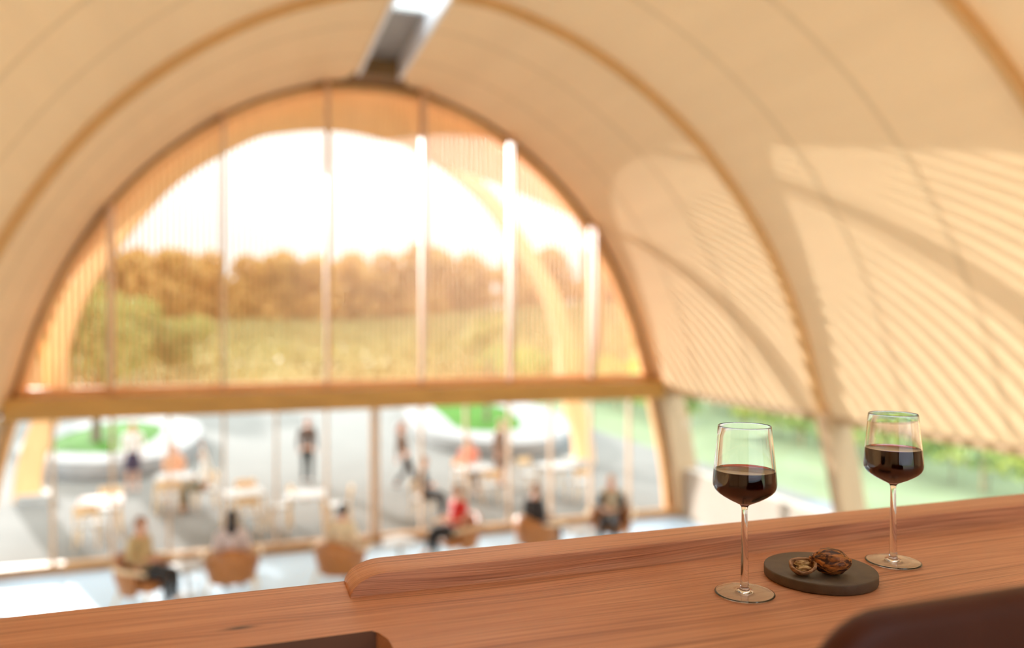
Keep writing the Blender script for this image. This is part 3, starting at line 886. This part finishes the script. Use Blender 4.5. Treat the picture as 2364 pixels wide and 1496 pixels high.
def branch_mb(h, r, spread, n=6, seed=2):
    rnd = random.Random(seed); mb = MB()
    mb.tube([(0, 0, 0), (0.03 * h * .3, 0, h * .4), (0, 0.02 * h, h)], [r, r * .75, r * .35], 10)
    for i in range(n):
        a = 6.28 * i / n + rnd.uniform(-.4, .4); z0 = h * rnd.uniform(.45, .8); L = spread * rnd.uniform(.6, 1)
        mb.tube([(0, 0, z0), (math.cos(a) * L * .5, math.sin(a) * L * .5, z0 + L * .45), (math.cos(a) * L, math.sin(a) * L, z0 + L * .8)], [r * .4, r * .28, r * .12], 7)
    return mb
# treeline on the rise behind the field: 26 trees of four shapes
protos = []
for q in range(4):
    rnd = random.Random(40 + q); H = 11 + 0.5 * q
    lobes = [(rnd.uniform(-2.6, 2.6), rnd.uniform(-2, 2), H * rnd.uniform(.15, .8), rnd.uniform(2.6, 3.6), rnd.uniform(2.2, 3.2)) for _ in range(11)] + [(0, 0, H * .85, 2.4, 2.0), (-1, 0, 2.0, 3.6, 2.4), (1.4, 0, 1.8, 3.4, 2.4)]
    me = leaf_cloud(3400, blob_fn(lobes), 0.62, seed=50 + q)
    tr_me = branch_mb(H * .8, 0.32, 2.6, 6, seed=q)
    protos.append((me, tr_me))
pr_obj = []
idx = 0
rnd = random.Random(5)
XT = [-92 + 6.6 * i for i in range(39)]
for i, x in enumerate(XT):
    q = i % 4; yy = 158 + rnd.uniform(-7, 9); s_ = rnd.uniform(1.0, 1.2)
    if i < 4:
        t = thing('broadleaf_tree', '', 'tree', (x, yy, terrain_z(x, yy)), rnd.uniform(0, 6), 'trees along the horizon')
        put(protos[q][0], 'crown', 'leaf_far', t); protos[q][1].build('trunk', 'bark', t, smooth=True)
        pr_obj.append(t); t.scale = (s_,) * 3
    else:
        t = dup(pr_obj[q], (x, yy, terrain_z(x, yy)), rnd.uniform(0, 6), scale=s_)
    t['label'] = 'bushy tree in the distant treeline beyond the yellow field'
# trees around the left planter
def garden_tree(loc, label, H, crown, n, seed, r=0.13, m_='leaf_olive', size=0.13):
    t = thing('planter_tree', label, 'tree', loc)
    rnd = random.Random(seed)
    lobes = [(rnd.uniform(-1, 1) * crown * .6, rnd.uniform(-1, 1) * crown * .6, H + rnd.uniform(-.5, .5) * crown, crown * .5, crown * .42) for _ in range(7)]
    put(leaf_cloud(n, blob_fn(lobes), size, seed=seed), 'crown', m_, t)
    branch_mb(H, r, crown * .8, 6, seed).build('trunk', 'bark', t, smooth=True)
    return t
garden_tree((-4.4, 27.4, 0.5), 'green leafy tree growing from the lawn of the left planter', 3.5, 2.1, 2600, 11, r=.16)
garden_tree((8.7, 28.2, 0.45), 'slim young tree growing from the lawn of the right planter', 3.4, 1.0, 500, 12, r=0.10)
for i, (x, y, H, c_) in enumerate([(-13.5, 56, 3.4, 3.2), (-9.0, 60, 3.6, 3.2), (-18.5, 62, 4.0, 3.6), (-4.6, 62, 2.6, 2.6)]):
    t = garden_tree((x, y, terrain_z(x, y) - .05), ['round green tree beyond the terrace, second from the left before the field', 'round green tree beyond the terrace, third from the left before the field', 'widest green tree beyond the terrace, farthest left before the field', 'lowest green tree beyond the terrace, rightmost of the four before the field'][i], H, c_, 2600, 20 + i, size=.24)
    t.name = 'garden_tree'
# vine rows on the slope at the right
def vine_mesh(L, seed):
    def f(rnd):
        y = rnd.uniform(0, L); h = 1.0 + 0.22 * math.sin(y * 2.1 + seed) + .12 * math.sin(y * 5.3)
        z = 0.55 + rnd.random() ** .8 * 1.35 * h; x = rnd.gauss(0, .28)
        return Vv((x, y, z)), Vv((math.copysign(1, x), 0, .5))
    return leaf_cloud(5200, f, 0.115, seed=seed)
vm = [vine_mesh(16, 3), vine_mesh(16, 4)]
vines = []
posn = [(17.3, 27.5), (17.9, 11.0), (20.4, 34), (20.9, 17.5), (21.4, 1.5), (24.0, 31), (24.6, 14.5), (28.0, 26), (28.6, 9.5), (17.0, 44), (20.0, 50.5)]
names = ['nearest leafy vine row by the path, farther stretch', 'nearest leafy vine row by the path, close stretch', 'second leafy vine row on the slope, farther stretch', 'second leafy vine row on the slope, middle stretch', 'second leafy vine row on the slope, close stretch', 'third leafy vine row on the slope, farther stretch', 'third leafy vine row on the slope, close stretch', 'fourth leafy vine row on the slope, farther stretch', 'fourth leafy vine row on the slope, close stretch', 'leafy vine row behind the right corner of the terrace', 'leafy vine row far behind the right planter']
for i, (x, y) in enumerate(posn):
    if i < 2:
        t = thing('vine_row', names[i], 'vine row', (x, y, terrain_z(x, y + 8) - .05), R(-4), 'vine rows on the slope to the right')
        put(vm[i], 'foliage', 'leaf_vine', t)
        for k_ in range(5): MB().tube([(0, .4 + 3.8 * k_, 0), (0, .4 + 3.8 * k_, 1.75)], .035, 6).build('post', 'column_wood', t)
        mb = MB()
        for k_ in range(14): mb.tube([(0, .6 + 1.15 * k_, 0), (.04, .6 + 1.15 * k_, .4), (-.02, .65 + 1.15 * k_, .9)], [.03, .025, .015], 6)
        tag(mb.build('vine_stems', 'bark', t), kind='stuff')
        vines.append(t)
    else:
        dup(vines[i % 2], (x, y, terrain_z(x, y + 8) - .05), R(-4), label=names[i])
# low rows of the field in front, seen through the slats: uncountable greenery
rnd = random.Random(9)
def field_fn(r_):
    row = r_.randrange(0, 26); x = -60 + r_.random() * 130; y = 58 + row * 3.3 + .18 * math.sin(x * .4)
    return Vv((x, y, terrain_z(x, y) + r_.random() * 1.25)), Vv((0, -1, .6))
fm = leaf_cloud(26000, field_fn, 0.38, seed=77)
leaf_mat('leaf_field', (0.20, 0.19, 0.05), (0.40, 0.34, 0.13))
tag(put(fm, 'vineyard_rows', 'leaf_field'), 'yellow green rows of low vines filling the field behind the terrace', 'vineyard', kind='stuff')
# a farm building at the treeline
fb = thing('farm_building', 'small pale farm building with a grey roof before the treeline', 'building', (-30.5, 149, terrain_z(-30, 149)))
mb = MB(); mb.box((0, 0, 2.6), (9, 7, 5.2)); mb.build('wall', 'plaster', fb)
MB().prism([(-4, 5.2), (4, 5.2), (0, 7.6)], 'x', -4.9, 4.9).build('roof', 'grey_metal', fb)
for dx in (-2.6, 0, 2.6): MB().box((dx, -3.52, 2.6), (1.1, .08, 1.4)).build('window', 'eye_dark', fb)

# ------------------------------------------------------------------ furniture
def armchair():
    t = thing('armchair', 'x', 'armchair', group='tan leather armchairs near the big window')
    # wrapping shell: U in plan, higher at the back
    rings = []
    for k_ in range(25):
        a = R(-20 + 220 * k_ / 24)            # from right front around the back to left front
        cx, cy = math.cos(a), math.sin(a)
        back = max(0, math.sin(a))
        htop = 0.60 + 0.20 * back ** 2
        rx, ry = 0.335, 0.31
        r0 = Vv((cx * rx, cy * ry, 0)); r1 = Vv((cx * (rx + .035 + .03 * back), cy * (ry + .035 + .03 * back), 0))
        b0 = Vv((cx * (rx - .06), cy * (ry - .05), 0)); b1 = Vv((cx * (rx - .02), cy * (ry - .01), 0))
        rings.append([b0 + Vv((0, 0, .27)), b1 + Vv((0, 0, .25)), r1 * 1.0 + Vv((0, 0, .5)), r1 + Vv((0, 0, htop - .02)), (r0 + r1) / 2 + Vv((0, 0, htop)), r0 + Vv((0, 0, htop - .02)), r0 * .97 + Vv((0, 0, .5))])
    MB().sweep(rings).build('shell', 'leather_tan', t, smooth=True, angle=70)
    mb = MB(); mb.box((0, -.05, .36), (.52, .52, .13), bev=.04); mb.build('seat_cushion', 'leather_tan', t, smooth=True)
    for sx_ in (-1, 1):
        mb = MB(); mb.tube([(sx_ * .37, -.30, .60), (sx_ * .395, -.12, .635), (sx_ * .395, .05, .64), (sx_ * .36, .22, .68)], [.024, .03, .03, .02], 10)
        mb.build('arm_rest', 'pale_wood', t, smooth=True)
        for sy_ in (-1, 1):
            MB().tube([(sx_ * .28, -.04 + sy_ * .2, .31), (sx_ * .355, -.04 + sy_ * .28, 0)], [.022, .014], 8).build('leg', 'pale_wood', t, smooth=True)
    return t
AC = [  # x, y, heading, label
    (-1.45, 13.15, R(60), 'tan leather armchair farthest left, holding the person in black trousers'),
    (-0.18, 13.25, R(178), 'tan leather armchair under the long haired person in a pale top'),
    (1.52, 13.10, R(150), 'tan leather armchair under the dark haired person in a cream shirt'),
    (3.72, 13.85, R(-75), 'tan leather armchair under the person in a red top'),
    (5.15, 13.55, R(120), 'tan leather armchair under the seated person in a dark suit, facing right'),
    (6.78, 13.75, R(-35), 'tan leather armchair farthest right, behind the person in an open dark jacket'),
    (2.55, 11.9, R(-10), 'empty tan leather armchair hidden mostly by the counter')]
ac0 = armchair()
for i, (x, y, h, lb) in enumerate(AC[:6]):
    o = ac0 if i == 0 else dup(ac0)
    o.location = (x, y, 0); o.rotation_euler = (0, 0, h); o['label'] = lb; o.scale = (1.12, 1.12, 1.05)
def coffee_table():
    t = thing('coffee_table', 'x', 'side table', group='round white side tables between the armchairs')
    MB().lathe([(0, .455), (.30, .455), (.315, .462), (.315, .474), (.30, .48), (0, .48)], 40).build('table_top', 'white_top', t, smooth=True)
    MB().lathe([(0, 0), (.19, 0), (.19, .012), (.035, .03), (.03, .12), (.03, .44), (.06, .455), (0, .455)], 24).build('pedestal', 'white_top', t, smooth=True)
    return t
ct0 = coffee_table()
for i, (x, y, lb) in enumerate([(-0.85, 13.45, 'round white side table between the two leftmost armchairs'), (2.62, 13.75, 'round white side table left of the person in a red top'), (5.95, 13.35, 'round white side table between the two rightmost armchairs')]):
    o = ct0 if i == 0 else dup(ct0)
    o.location = (x, y, 0); o['label'] = lb
def terrace_chair():
    t = thing('terrace_chair', 'x', 'chair', group='pale wooden chairs on the terrace')
    mb = MB(); mb.box((0, 0, .44), (.44, .44, .045), bev=.015); mb.build('seat', 'white_top', t, smooth=True)
    rings = []
    for k_ in range(9):
        a = -1 + 2 * k_ / 8; y = .20 + .05 * (1 - a * a); x = a * .22
        rings.append([Vv((x, y - .012, .66)), Vv((x, y + .012, .66)), Vv((x, y + .022, .83)), Vv((x, y - .002, .83))])
    MB().sweep(rings).build('backrest', 'pine_wood', t, smooth=True)
    for sx_ in (-1, 1):
        MB().tube([(sx_ * .19, -.19, .43), (sx_ * .21, -.21, 0)], [.02, .014], 8).build('leg', 'pine_wood', t, smooth=True)
        MB().tube([(sx_ * .205, .205, .80), (sx_ * .19, .19, .43), (sx_ * .21, .23, 0)], [.015, .02, .014], 8).build('leg', 'pine_wood', t, smooth=True)
    return t
def terrace_table(top='white_top'):
    t = thing('terrace_table', 'x', 'table', group='pale tables on the terrace')
    mb = MB(); mb.box((0, 0, .735), (.82, .82, .035), bev=.012); mb.build('table_top', top, t, smooth=True)
    mb = MB()
    for a in (0, 90):
        mb.box((0, 0, .67), (.72 if a == 0 else .03, .03 if a == 0 else .72, .07))
    mb.build('apron', 'pine_wood', t)
    for sx_ in (-1, 1):
        for sy_ in (-1, 1):
            MB().tube([(sx_ * .33, sy_ * .33, .72), (sx_ * .38, sy_ * .38, 0)], [.028, .018], 8).build('leg', 'pine_wood', t, smooth=True)
    return t
tt0 = terrace_table('pink_cloth')
TT = [(-2.75, 17.7, 8, 'square table with a pinkish top, leftmost on the terrace'), (-1.55, 19.9, -5, 'white square table before the seated person in peach'), (0.0, 17.5, 12, 'white square table near the window, right of the person raising an arm'),
      (1.25, 16.9, -8, 'white square table close to the window, left of the glass door'), (5.45, 18.6, 5, 'white square table before the person in a pink top'), (7.45, 18.2, 10, 'white square table left of the right canopy column')]
tops = {}
for i, (x, y, a, lb) in enumerate(TT):
    if i == 0: o = tt0
    elif i == 1: o = terrace_table('white_top'); tt1 = o
    else: o = dup(tt1)
    o.location = (x, y, 0); o.rotation_euler = (0, 0, R(a)); o['label'] = lb
tc0 = terrace_chair()
TC = [(-2.70, 18.35, 0, 'pale wooden chair behind the pinkish table'), (-2.85, 17.0, 175, 'pale wooden chair on the window side of the pinkish table'), (-1.62, 20.75, 0, 'pale wooden chair under the seated person in peach'), (-0.85, 19.55, -80, 'pale wooden chair under the person with a raised arm'),
      (-1.6, 19.2, 182, 'pale wooden chair on the window side of the table before the person in peach'), (0.05, 18.2, 5, 'pale wooden chair behind the white table near the window'), (0.1, 16.85, 170, 'pale wooden chair between the window and the near white table'), (0.72, 17.3, -85, 'pale wooden chair between two white tables near the window'),
      (1.95, 17.0, -100, 'pale wooden chair just left of the glass door'), (3.75, 17.0, 60, 'pale wooden chair under the person in black outside the door'), (5.3, 19.25, 3, 'pale wooden chair behind the table by the person in a pink top'), (5.6, 17.9, 178, 'tan wooden chair between the window and the pink top table'),
      (6.95, 18.85, 20, 'pale wooden chair behind the table left of the right column'), (7.75, 17.5, 190, 'pale wooden chair on the window side of the table left of the right column')]
for i, (x, y, a, lb) in enumerate(TC):
    o = tc0 if i == 0 else dup(tc0)
    o.location = (x, y, 0); o.rotation_euler = (0, 0, R(a)); o['label'] = lb

# ------------------------------------------------------------------ people
def skin_obj(chains, name, mats, parent, extra=None, sub=1):
    """chains: list of lists of (point, radius); a chain may start at ('@', i, j) to branch from vertex j of chain i"""
    vs = []; es = []; rad = []; roots = []; idx = []
    for ch in chains:
        ids = []
        start = 0
        if isinstance(ch[0], tuple) and ch[0][0] == '@':
            ids.append(idx[ch[0][1]][ch[0][2]]); start = 1
        else: roots.append(len(vs))
        for (p, r_) in ch[start:]:
            k = len(vs); vs.append(Vv(p)); rad.append(r_ if isinstance(r_, tuple) else (r_, r_))
            if ids: es.append((ids[-1], k))
            ids.append(k)
        idx.append(ids)
    me = bpy.data.meshes.new(name); me.from_pydata(vs, es, []); me.update()
    o = bpy.data.objects.new(name, me); col.objects.link(o)
    o.modifiers.new('skin', 'SKIN'); sb = o.modifiers.new('sub', 'SUBSURF'); sb.levels = sub; sb.render_levels = sub
    sd = me.skin_vertices[0].data
    for i, r_ in enumerate(rad): sd[i].radius = r_; sd[i].use_root = i in roots
    bpy.context.view_layer.update()
    dg = bpy.context.evaluated_depsgraph_get()
    m2 = bpy.data.meshes.new_from_object(o.evaluated_get(dg))
    bpy.data.objects.remove(o); bpy.data.meshes.remove(me)
    bm = bmesh.new(); bm.from_mesh(m2); bpy.data.meshes.remove(m2)
    for f in bm.faces: f.material_index = 0
    if extra: extra(bm)
    mb = MB(); mb.bm.free(); mb.bm = bm
    return mb.build(name, mats, parent, smooth=True, angle=180)

def head_geo(bm, c, yaw, pitch=0.0, s=1.0):
    """a head with jaw, nose, ears, eyes and mouth; c = centre, faces -y before turning"""
    M = Matrix.Translation(c) @ Matrix.Rotation(yaw, 4, 'Z') @ Matrix.Rotation(pitch, 4, 'X') @ Matrix.Scale(s, 4)
    r = bmesh.ops.create_uvsphere(bm, u_segments=24, v_segments=16, radius=1)
    for v in r['verts']:
        x, y, z = v.co
        w = 0.078; d = 0.098; h = 0.118
        jaw = max(0, -z)
        X = x * w * (1 - 0.34 * jaw ** 1.6); Y = y * d * (1 - 0.10 * jaw); Z = z * h
        if y < 0:
            Y *= 1 - 0.08 * (1 - abs(z))                         # flatter face
            if z < -0.6: Y -= 0.010 * (-y)                       # chin
            if abs(x) < 0.22 and -0.42 < z < 0.08: Y -= 0.020 * (1 - abs(x) / 0.22) * (0.4 + 0.6 * (0.08 - z) / 0.5)   # nose
            if 0.0 < z < 0.22 and 0.15 < abs(x) < 0.55: Y += 0.007  # eye sockets
        v.co = M @ Vv((X, Y, Z))
    for sgn in (-1, 1):
        e = bmesh.ops.create_uvsphere(bm, u_segments=8, v_segments=6, radius=1)
        for v in e['verts']: v.co = M @ Vv((sgn * 0.079 + v.co.x * 0.010, v.co.y * 0.018 + 0.008, v.co.z * 0.030 - 0.004))
        e = bmesh.ops.create_uvsphere(bm, u_segments=8, v_segments=6, radius=1)
        for v in e['verts']: v.co = M @ Vv((sgn * 0.031 + v.co.x * 0.012, -0.080 + v.co.y * 0.008, v.co.z * 0.007 + 0.010))
        for f in {f for v in e['verts'] for f in v.link_faces}: f.material_index = 2
    e = bmesh.ops.create_uvsphere(bm, u_segments=8, v_segments=6, radius=1)
    for v in e['verts']: v.co = M @ Vv((v.co.x * 0.024, -0.086 + v.co.y * 0.008, v.co.z * 0.008 - 0.055))
    for f in {f for v in e['verts'] for f in v.link_faces}: f.material_index = 1

def hand_chains(w, d, up, side):
    """palm and five curled fingers from wrist w along direction d; side = thumb side unit vector"""
    d = d.normalized(); side = (side - d * side.dot(d)).normalized(); nrm = d.cross(side).normalized()
    if nrm.dot(up) > 0: nrm = -nrm
    out = []
    for k_, (off, L) in enumerate(((0.030, .068), (0.010, .076), (-0.010, .071), (-0.029, .056))):
        b = w + d * 0.055 + side * off * .8
        k0 = w + d * 0.092 + side * off
        p1 = k0 + d * L * .5 + nrm * 0.008; p2 = k0 + d * L * .85 + nrm * 0.026
        out.append([(b, .011), (k0, .0095), (p1, .0085), (p2, .007)])
    b = w + d * 0.03 + side * .018
    out.append([(b, .013), (w + d * 0.058 + side * .046, .0105), (w + d * 0.088 + side * .056 + nrm * .01, .008)])
    return out

CLO = {}
def cloth(c, rough=0.85):
    key = 'cloth_%d_%d_%d' % tuple(int(x * 1000) for x in c)
    if key not in MATS: mat(key, c, rough, var=0.08, scale=9, sheen=0.2)
    return key
def P3(*a): return Vv(a)
def person(loc, heading, label, pose='stand', top=(.5, .5, .5), bottom=(.05, .05, .06), hair=(.05, .03, .02), long_hair=False, skirt=False, jacket=None, shoe=(.03, .03, .03), arms=None, yaw=0.0, h=1.0, seat=0.44, turn=0, bare_legs=False, sleeves=True, balding=False, lean=0.0):
    t = thing('person', label, 'person', loc, heading)
    if pose in ('stand', 'walk'):
        pel = P3(0, 0, .95); J = dict(hipL=P3(-.09, 0, .90), hipR=P3(.09, 0, .90), kneeL=P3(-.10, -.02, .50), kneeR=P3(.10, -.02, .50), ankL=P3(-.10, .02, .085), ankR=P3(.10, .02, .085))
        if pose == 'walk': J.update(kneeL=P3(-.09, -.20, .53), ankL=P3(-.09, -.28, .10), kneeR=P3(.09, .02, .50), ankR=P3(.09, .30, .16))
    else:
        z = seat + .11; pel = P3(0, .02, z)
        J = dict(hipL=P3(-.09, 0, z - .01), hipR=P3(.09, 0, z - .01), kneeL=P3(-.12, -.43, z - .01), kneeR=P3(.12, -.43, z - .01), ankL=P3(-.12, -.46, .085), ankR=P3(.13, -.42, .085))
        if pose == 'cross': J.update(kneeL=P3(-.04, -.44, z + .07), ankL=P3(.10, -.62, .28), kneeR=P3(.08, -.43, z - .02), ankR=P3(.07, -.44, .085))
    wai = pel + P3(0, .0 + lean * .35, .17); che = pel + P3(0, lean * .8, .36); nb = pel + P3(0, lean * 1.15, .53); nt_ = pel + P3(0, lean * 1.2 - .015, .62)
    hc = nt_ + P3(0, -.012, .085)
    A = dict(shL=nb + P3(-.185, 0, -.045), shR=nb + P3(.185, 0, -.045))
    if pose in ('stand', 'walk'):
        A.update(elL=A['shL'] + P3(-.05, .03, -.29), elR=A['shR'] + P3(.05, .03, -.29)); sw = .12 if pose == 'walk' else .05
        A.update(wrL=A['elL'] + P3(.0, sw - .10, -.24), wrR=A['elR'] + P3(.0, -sw - .02, -.24))
    else:
        A.update(elL=A['shL'] + P3(-.06, .0, -.27), elR=A['shR'] + P3(.06, .0, -.27))
        A.update(wrL=A['elL'] + P3(.14, -.20, -.02), wrR=A['elR'] + P3(-.14, -.20, -.02))
    if arms:
        for k_, v in arms.items(): A[k_] = (A[{'elL': 'shL', 'elR': 'shR', 'wrL': 'elL', 'wrR': 'elR'}[k_]] + P3(*v))
    body = [[(pel, (.135, .10)), (wai, (.115, .088)), (che, (.145, .10)), (nb, (.075, .065)), (nt_, .05), (hc, .055)]]
    for s_ in 'LR':
        body.append([('@', 0, 3), (A['sh' + s_], .055), (A['sh' + s_].lerp(A['el' + s_], .5), .045), (A['el' + s_], .037), (A['wr' + s_], .025), (A['wr' + s_] + (A['wr' + s_] - A['el' + s_]).normalized() * .075, (.036, .022))])
    for s_ in 'LR':
        body.append([('@', 0, 0), (J['hip' + s_], .085), (J['hip' + s_].lerp(J['knee' + s_], .5), .07), (J['knee' + s_], .052), (J['knee' + s_].lerp(J['ank' + s_], .35), .05), (J['ank' + s_], .034), (J['ank' + s_] + P3(0, -.13, -.055), .034)])
    for s_, sg in (('L', 1), ('R', -1)):
        d = (A['wr' + s_] - A['el' + s_]).normalized()
        inw = P3(0, -1, 0) if pose in ('stand', 'walk') else P3(sg, 0, .3)
        if abs(d.dot(inw.normalized())) > .9: inw = P3(sg, 0, 0)
        body += hand_chains(A['wr' + s_], d, P3(0, 0, 1), inw)
    skin_obj(body, 'body', ['skin', 'lips', 'eye_dark'], t, extra=lambda bm: head_geo(bm, hc + P3(0, -.01, .01), yaw, 0))
    g = .014
    # top
    tp = [[(pel + P3(0, 0, .0), (.15 + g, .112 + g)), (wai, (.122 + g, .10 + g)), (che, (.155 + g, .112 + g)), (nb + P3(0, 0, -.02), (.085 + g, .075 + g))]]
    for s_ in 'LR':
        w_ = A['wr' + s_] if sleeves else A['sh' + s_].lerp(A['el' + s_], .6)
        tp.append([('@', 0, 3), (A['sh' + s_], .062 + g), (A['sh' + s_].lerp(A['el' + s_], .5), .05 + g)] + ([(A['el' + s_], .042 + g), (w_.lerp(A['el' + s_], .12), .032 + g)] if sleeves else [(w_, .045 + g)]))
    skin_obj(tp, 'shirt' if jacket is None else 'shirt', [cloth(top)], t)
    if jacket:
        g2 = .026
        for sg, s_ in ((-1, 'L'), (1, 'R')):          # each front of the open jacket with its sleeve
            off = P3(sg * .055, .018, 0)
            jk = [[(pel + off + P3(0, 0, -.06), (.105, .11)), (wai + off, (.095, .11)), (che + off, (.11, .118)), (nb + P3(sg * .045, .015, -.03), (.06, .075))],
                  [('@', 0, 3), (A['sh' + s_], .07 + g2 * .6), (A['sh' + s_].lerp(A['el' + s_], .5), .055 + g2 * .6), (A['el' + s_], .048 + g2 * .5), (A['wr' + s_].lerp(A['el' + s_], .15), .036 + g2 * .5)]]
            skin_obj(jk, 'jacket_side', [cloth(jacket)], t)
    if skirt:
        mb = MB()
        if pose in ('stand', 'walk'):
            mb.lathe([(.11, 1.03), (.15, .95), (.18, .84), (.19, .70), (.195, .55), (.18, .55), (.17, .7), (.13, .95)], 24); sc = (1, .78, 1)
            for v in mb.bm.verts: v.co.y *= .78
        else:
            rings = []
            for y, w_, z_ in ((.10, .17, 0), (-.05, .20, .02), (-.25, .205, .02), (-.42, .20, .02), (-.50, .19, -.04), (-.52, .185, -.16)):
                rings.append([Vv((w_ * math.cos(a), y, pel.z + z_ + .095 * math.sin(a))) for a in [2 * math.pi * k_ / 16 for k_ in range(16)]])
            mb.sweep(rings)
        mb.build('skirt', cloth(bottom), t, smooth=True)
    else:
        tr = [[(pel + P3(0, 0, .03), (.14 + g, .105 + g)), (pel + P3(0, 0, -.05), (.13 + g, .10 + g))]]
        for s_ in 'LR':
            end = J['ank' + s_].lerp(J['knee' + s_], .04)
            tr.append([('@', 0, 1), (J['hip' + s_], .092 + g), (J['hip' + s_].lerp(J['knee' + s_], .5), .076 + g), (J['knee' + s_], .058 + g), (end, .045 + g)])
        skin_obj(tr, 'trousers', [cloth(bottom)], t)
    for s_ in 'LR':
        a = J['ank' + s_]
        skin_obj([[(a + P3(0, .035, -.045), .036), (a + P3(0, -.05, -.052), .038), (a + P3(0, -.15, -.058), .034)]], 'shoe', [cloth(shoe, .4)], t)
    # hair: a cap over the skull, longer at the back when long
    mb = MB(); M = Matrix.Translation(hc + P3(0, -.01, .01)) @ Matrix.Rotation(yaw, 4, 'Z')
    bmesh.ops.create_uvsphere(mb.bm, u_segments=24, v_segments=16, radius=1)
    dl = []
    for v in mb.bm.verts:
        x, y, z = v.co
        lim = 0.42 if y < -.45 else (-.05 if y < .1 else (-.55 if not long_hair else -.8))
        if z < lim: dl.append(v)
        q = 1 + .04 * mnoise.noise(v.co * 4)
        v.co = Vv((x * .088 * q, y * .108 * q + .004, z * .127 * q + .004))
    bmesh.ops.delete(mb.bm, geom=dl, context='VERTS')
    geom = bmesh.ops.solidify(mb.bm, geom=mb.bm.faces[:], thickness=.012)
    bmesh.ops.transform(mb.bm, matrix=M, verts=mb.bm.verts)
    if long_hair:
        bk_ = P3(-math.sin(yaw) * -.075, math.cos(yaw) * .075, 0)
        rings = []
        for (dz, w_, d_) in ((.02, .075, .05), (-.08, .085, .05), (-.18, .09, .045), (-.28, .08, .035), (-.36, .05, .02)):
            rings.append([hc + bk_ * 1.05 + Vv((w_ * math.cos(a), d_ * math.sin(a), dz)) for a in [2 * math.pi * k_ / 12 for k_ in range(12)]])
        mb.sweep(rings)
    mb.build('hair', cloth(hair, .5), t, smooth=True, angle=180)
    t.scale = (h, h, h)
    return t
BLK = (.012, .012, .014)
# seated indoors
person((-1.43, 13.15, 0), R(60), 'seated person with brown hair, tan top and black trousers, leftmost indoors', 'sit', top=(.50, .36, .17), bottom=BLK, hair=(.22, .08, .03), sleeves=True, lean=.08, seat=.44, jacket=None)
person((-0.18, 13.22, 0), R(178), 'seated person with long black hair and a pale mauve top, seen from behind', 'sit', top=(.66, .56, .55), bottom=(.02, .018, .02), hair=(.018, .01, .01), long_hair=True, lean=.05)
person((1.55, 13.08, 0), R(150), 'seated person with short black hair and a cream shirt, left of the counter lip', 'sit', top=(.74, .62, .42), bottom=(.35, .28, .18), hair=(.012, .01, .01), lean=.03)
person((3.66, 13.86, 0), R(-75), 'seated person in a red top and black trousers, facing left', 'cross', top=(.62, .015, .01), bottom=BLK, hair=(.25, .14, .05), lean=.05, sleeves=False)
person((5.17, 13.56, 0), R(115), 'seated person in a dark suit facing right, second from the right indoors', 'sit', top=(.03, .03, .035), bottom=(.02, .02, .022), hair=(.30, .13, .04), lean=.05)
person((6.76, 13.72, 0), R(-35), 'seated person in an open black jacket over a beige shirt, rightmost indoors', 'sit', top=(.42, .35, .24), bottom=BLK, hair=(.50, .30, .16), jacket=(.010, .012, .010), lean=.06)
# on the terrace
person((-2.72, 22.2, 0), R(10), 'standing person in a white top and short dark skirt by the left planter', 'stand', top=(.78, .76, .74), bottom=(.045, .03, .06), skirt=True, hair=(.45, .28, .10), shoe=(.5, .3, .2))
person((-1.62, 20.72, 0), R(2), 'seated person in a peach top behind the white terrace table', 'sit', top=(.75, .42, .26), bottom=(.6, .42, .28), hair=(.45, .2, .1), sleeves=False)
person((-0.87, 19.55, 0), R(-80), 'seated person in a white top raising one arm at the terrace table', 'sit', top=(.85, .84, .80), bottom=(.13, .11, .05), hair=(.02, .02, .03), arms={'elR': (.10, -.05, .22), 'wrR': (.02, -.06, .25)})
person((1.62, 21.7, 0), R(165), 'standing person in a dark brown jacket alone in the middle of the terrace', 'stand', top=(.10, .065, .05), bottom=(.03, .035, .035), hair=(.35, .15, .08))
person((3.95, 19.9, 0), R(70), 'person in a long brown coat walking past the glass door', 'walk', top=(.17, .10, .06), bottom=(.05, .035, .03), hair=(.28, .12, .06), long_hair=True, lean=.12)
person((3.77, 17.02, 0), R(60), 'seated person in black on the terrace just right of the glass door', 'sit', top=(.03, .03, .04), bottom=(.04, .04, .05), hair=(.2, .08, .04))
person((5.45, 19.25, 0), R(-5), 'person in a coral pink top seated behind a terrace table', 'sit', top=(.80, .26, .17), bottom=(.35, .2, .12), hair=(.4, .16, .08), sleeves=False, h=1.02)
person((6.42, 19.6, 0), R(40), 'standing person in a brown dress on the right side of the terrace', 'stand', top=(.24, .15, .10), bottom=(.20, .13, .09), skirt=True, hair=(.3, .15, .08))
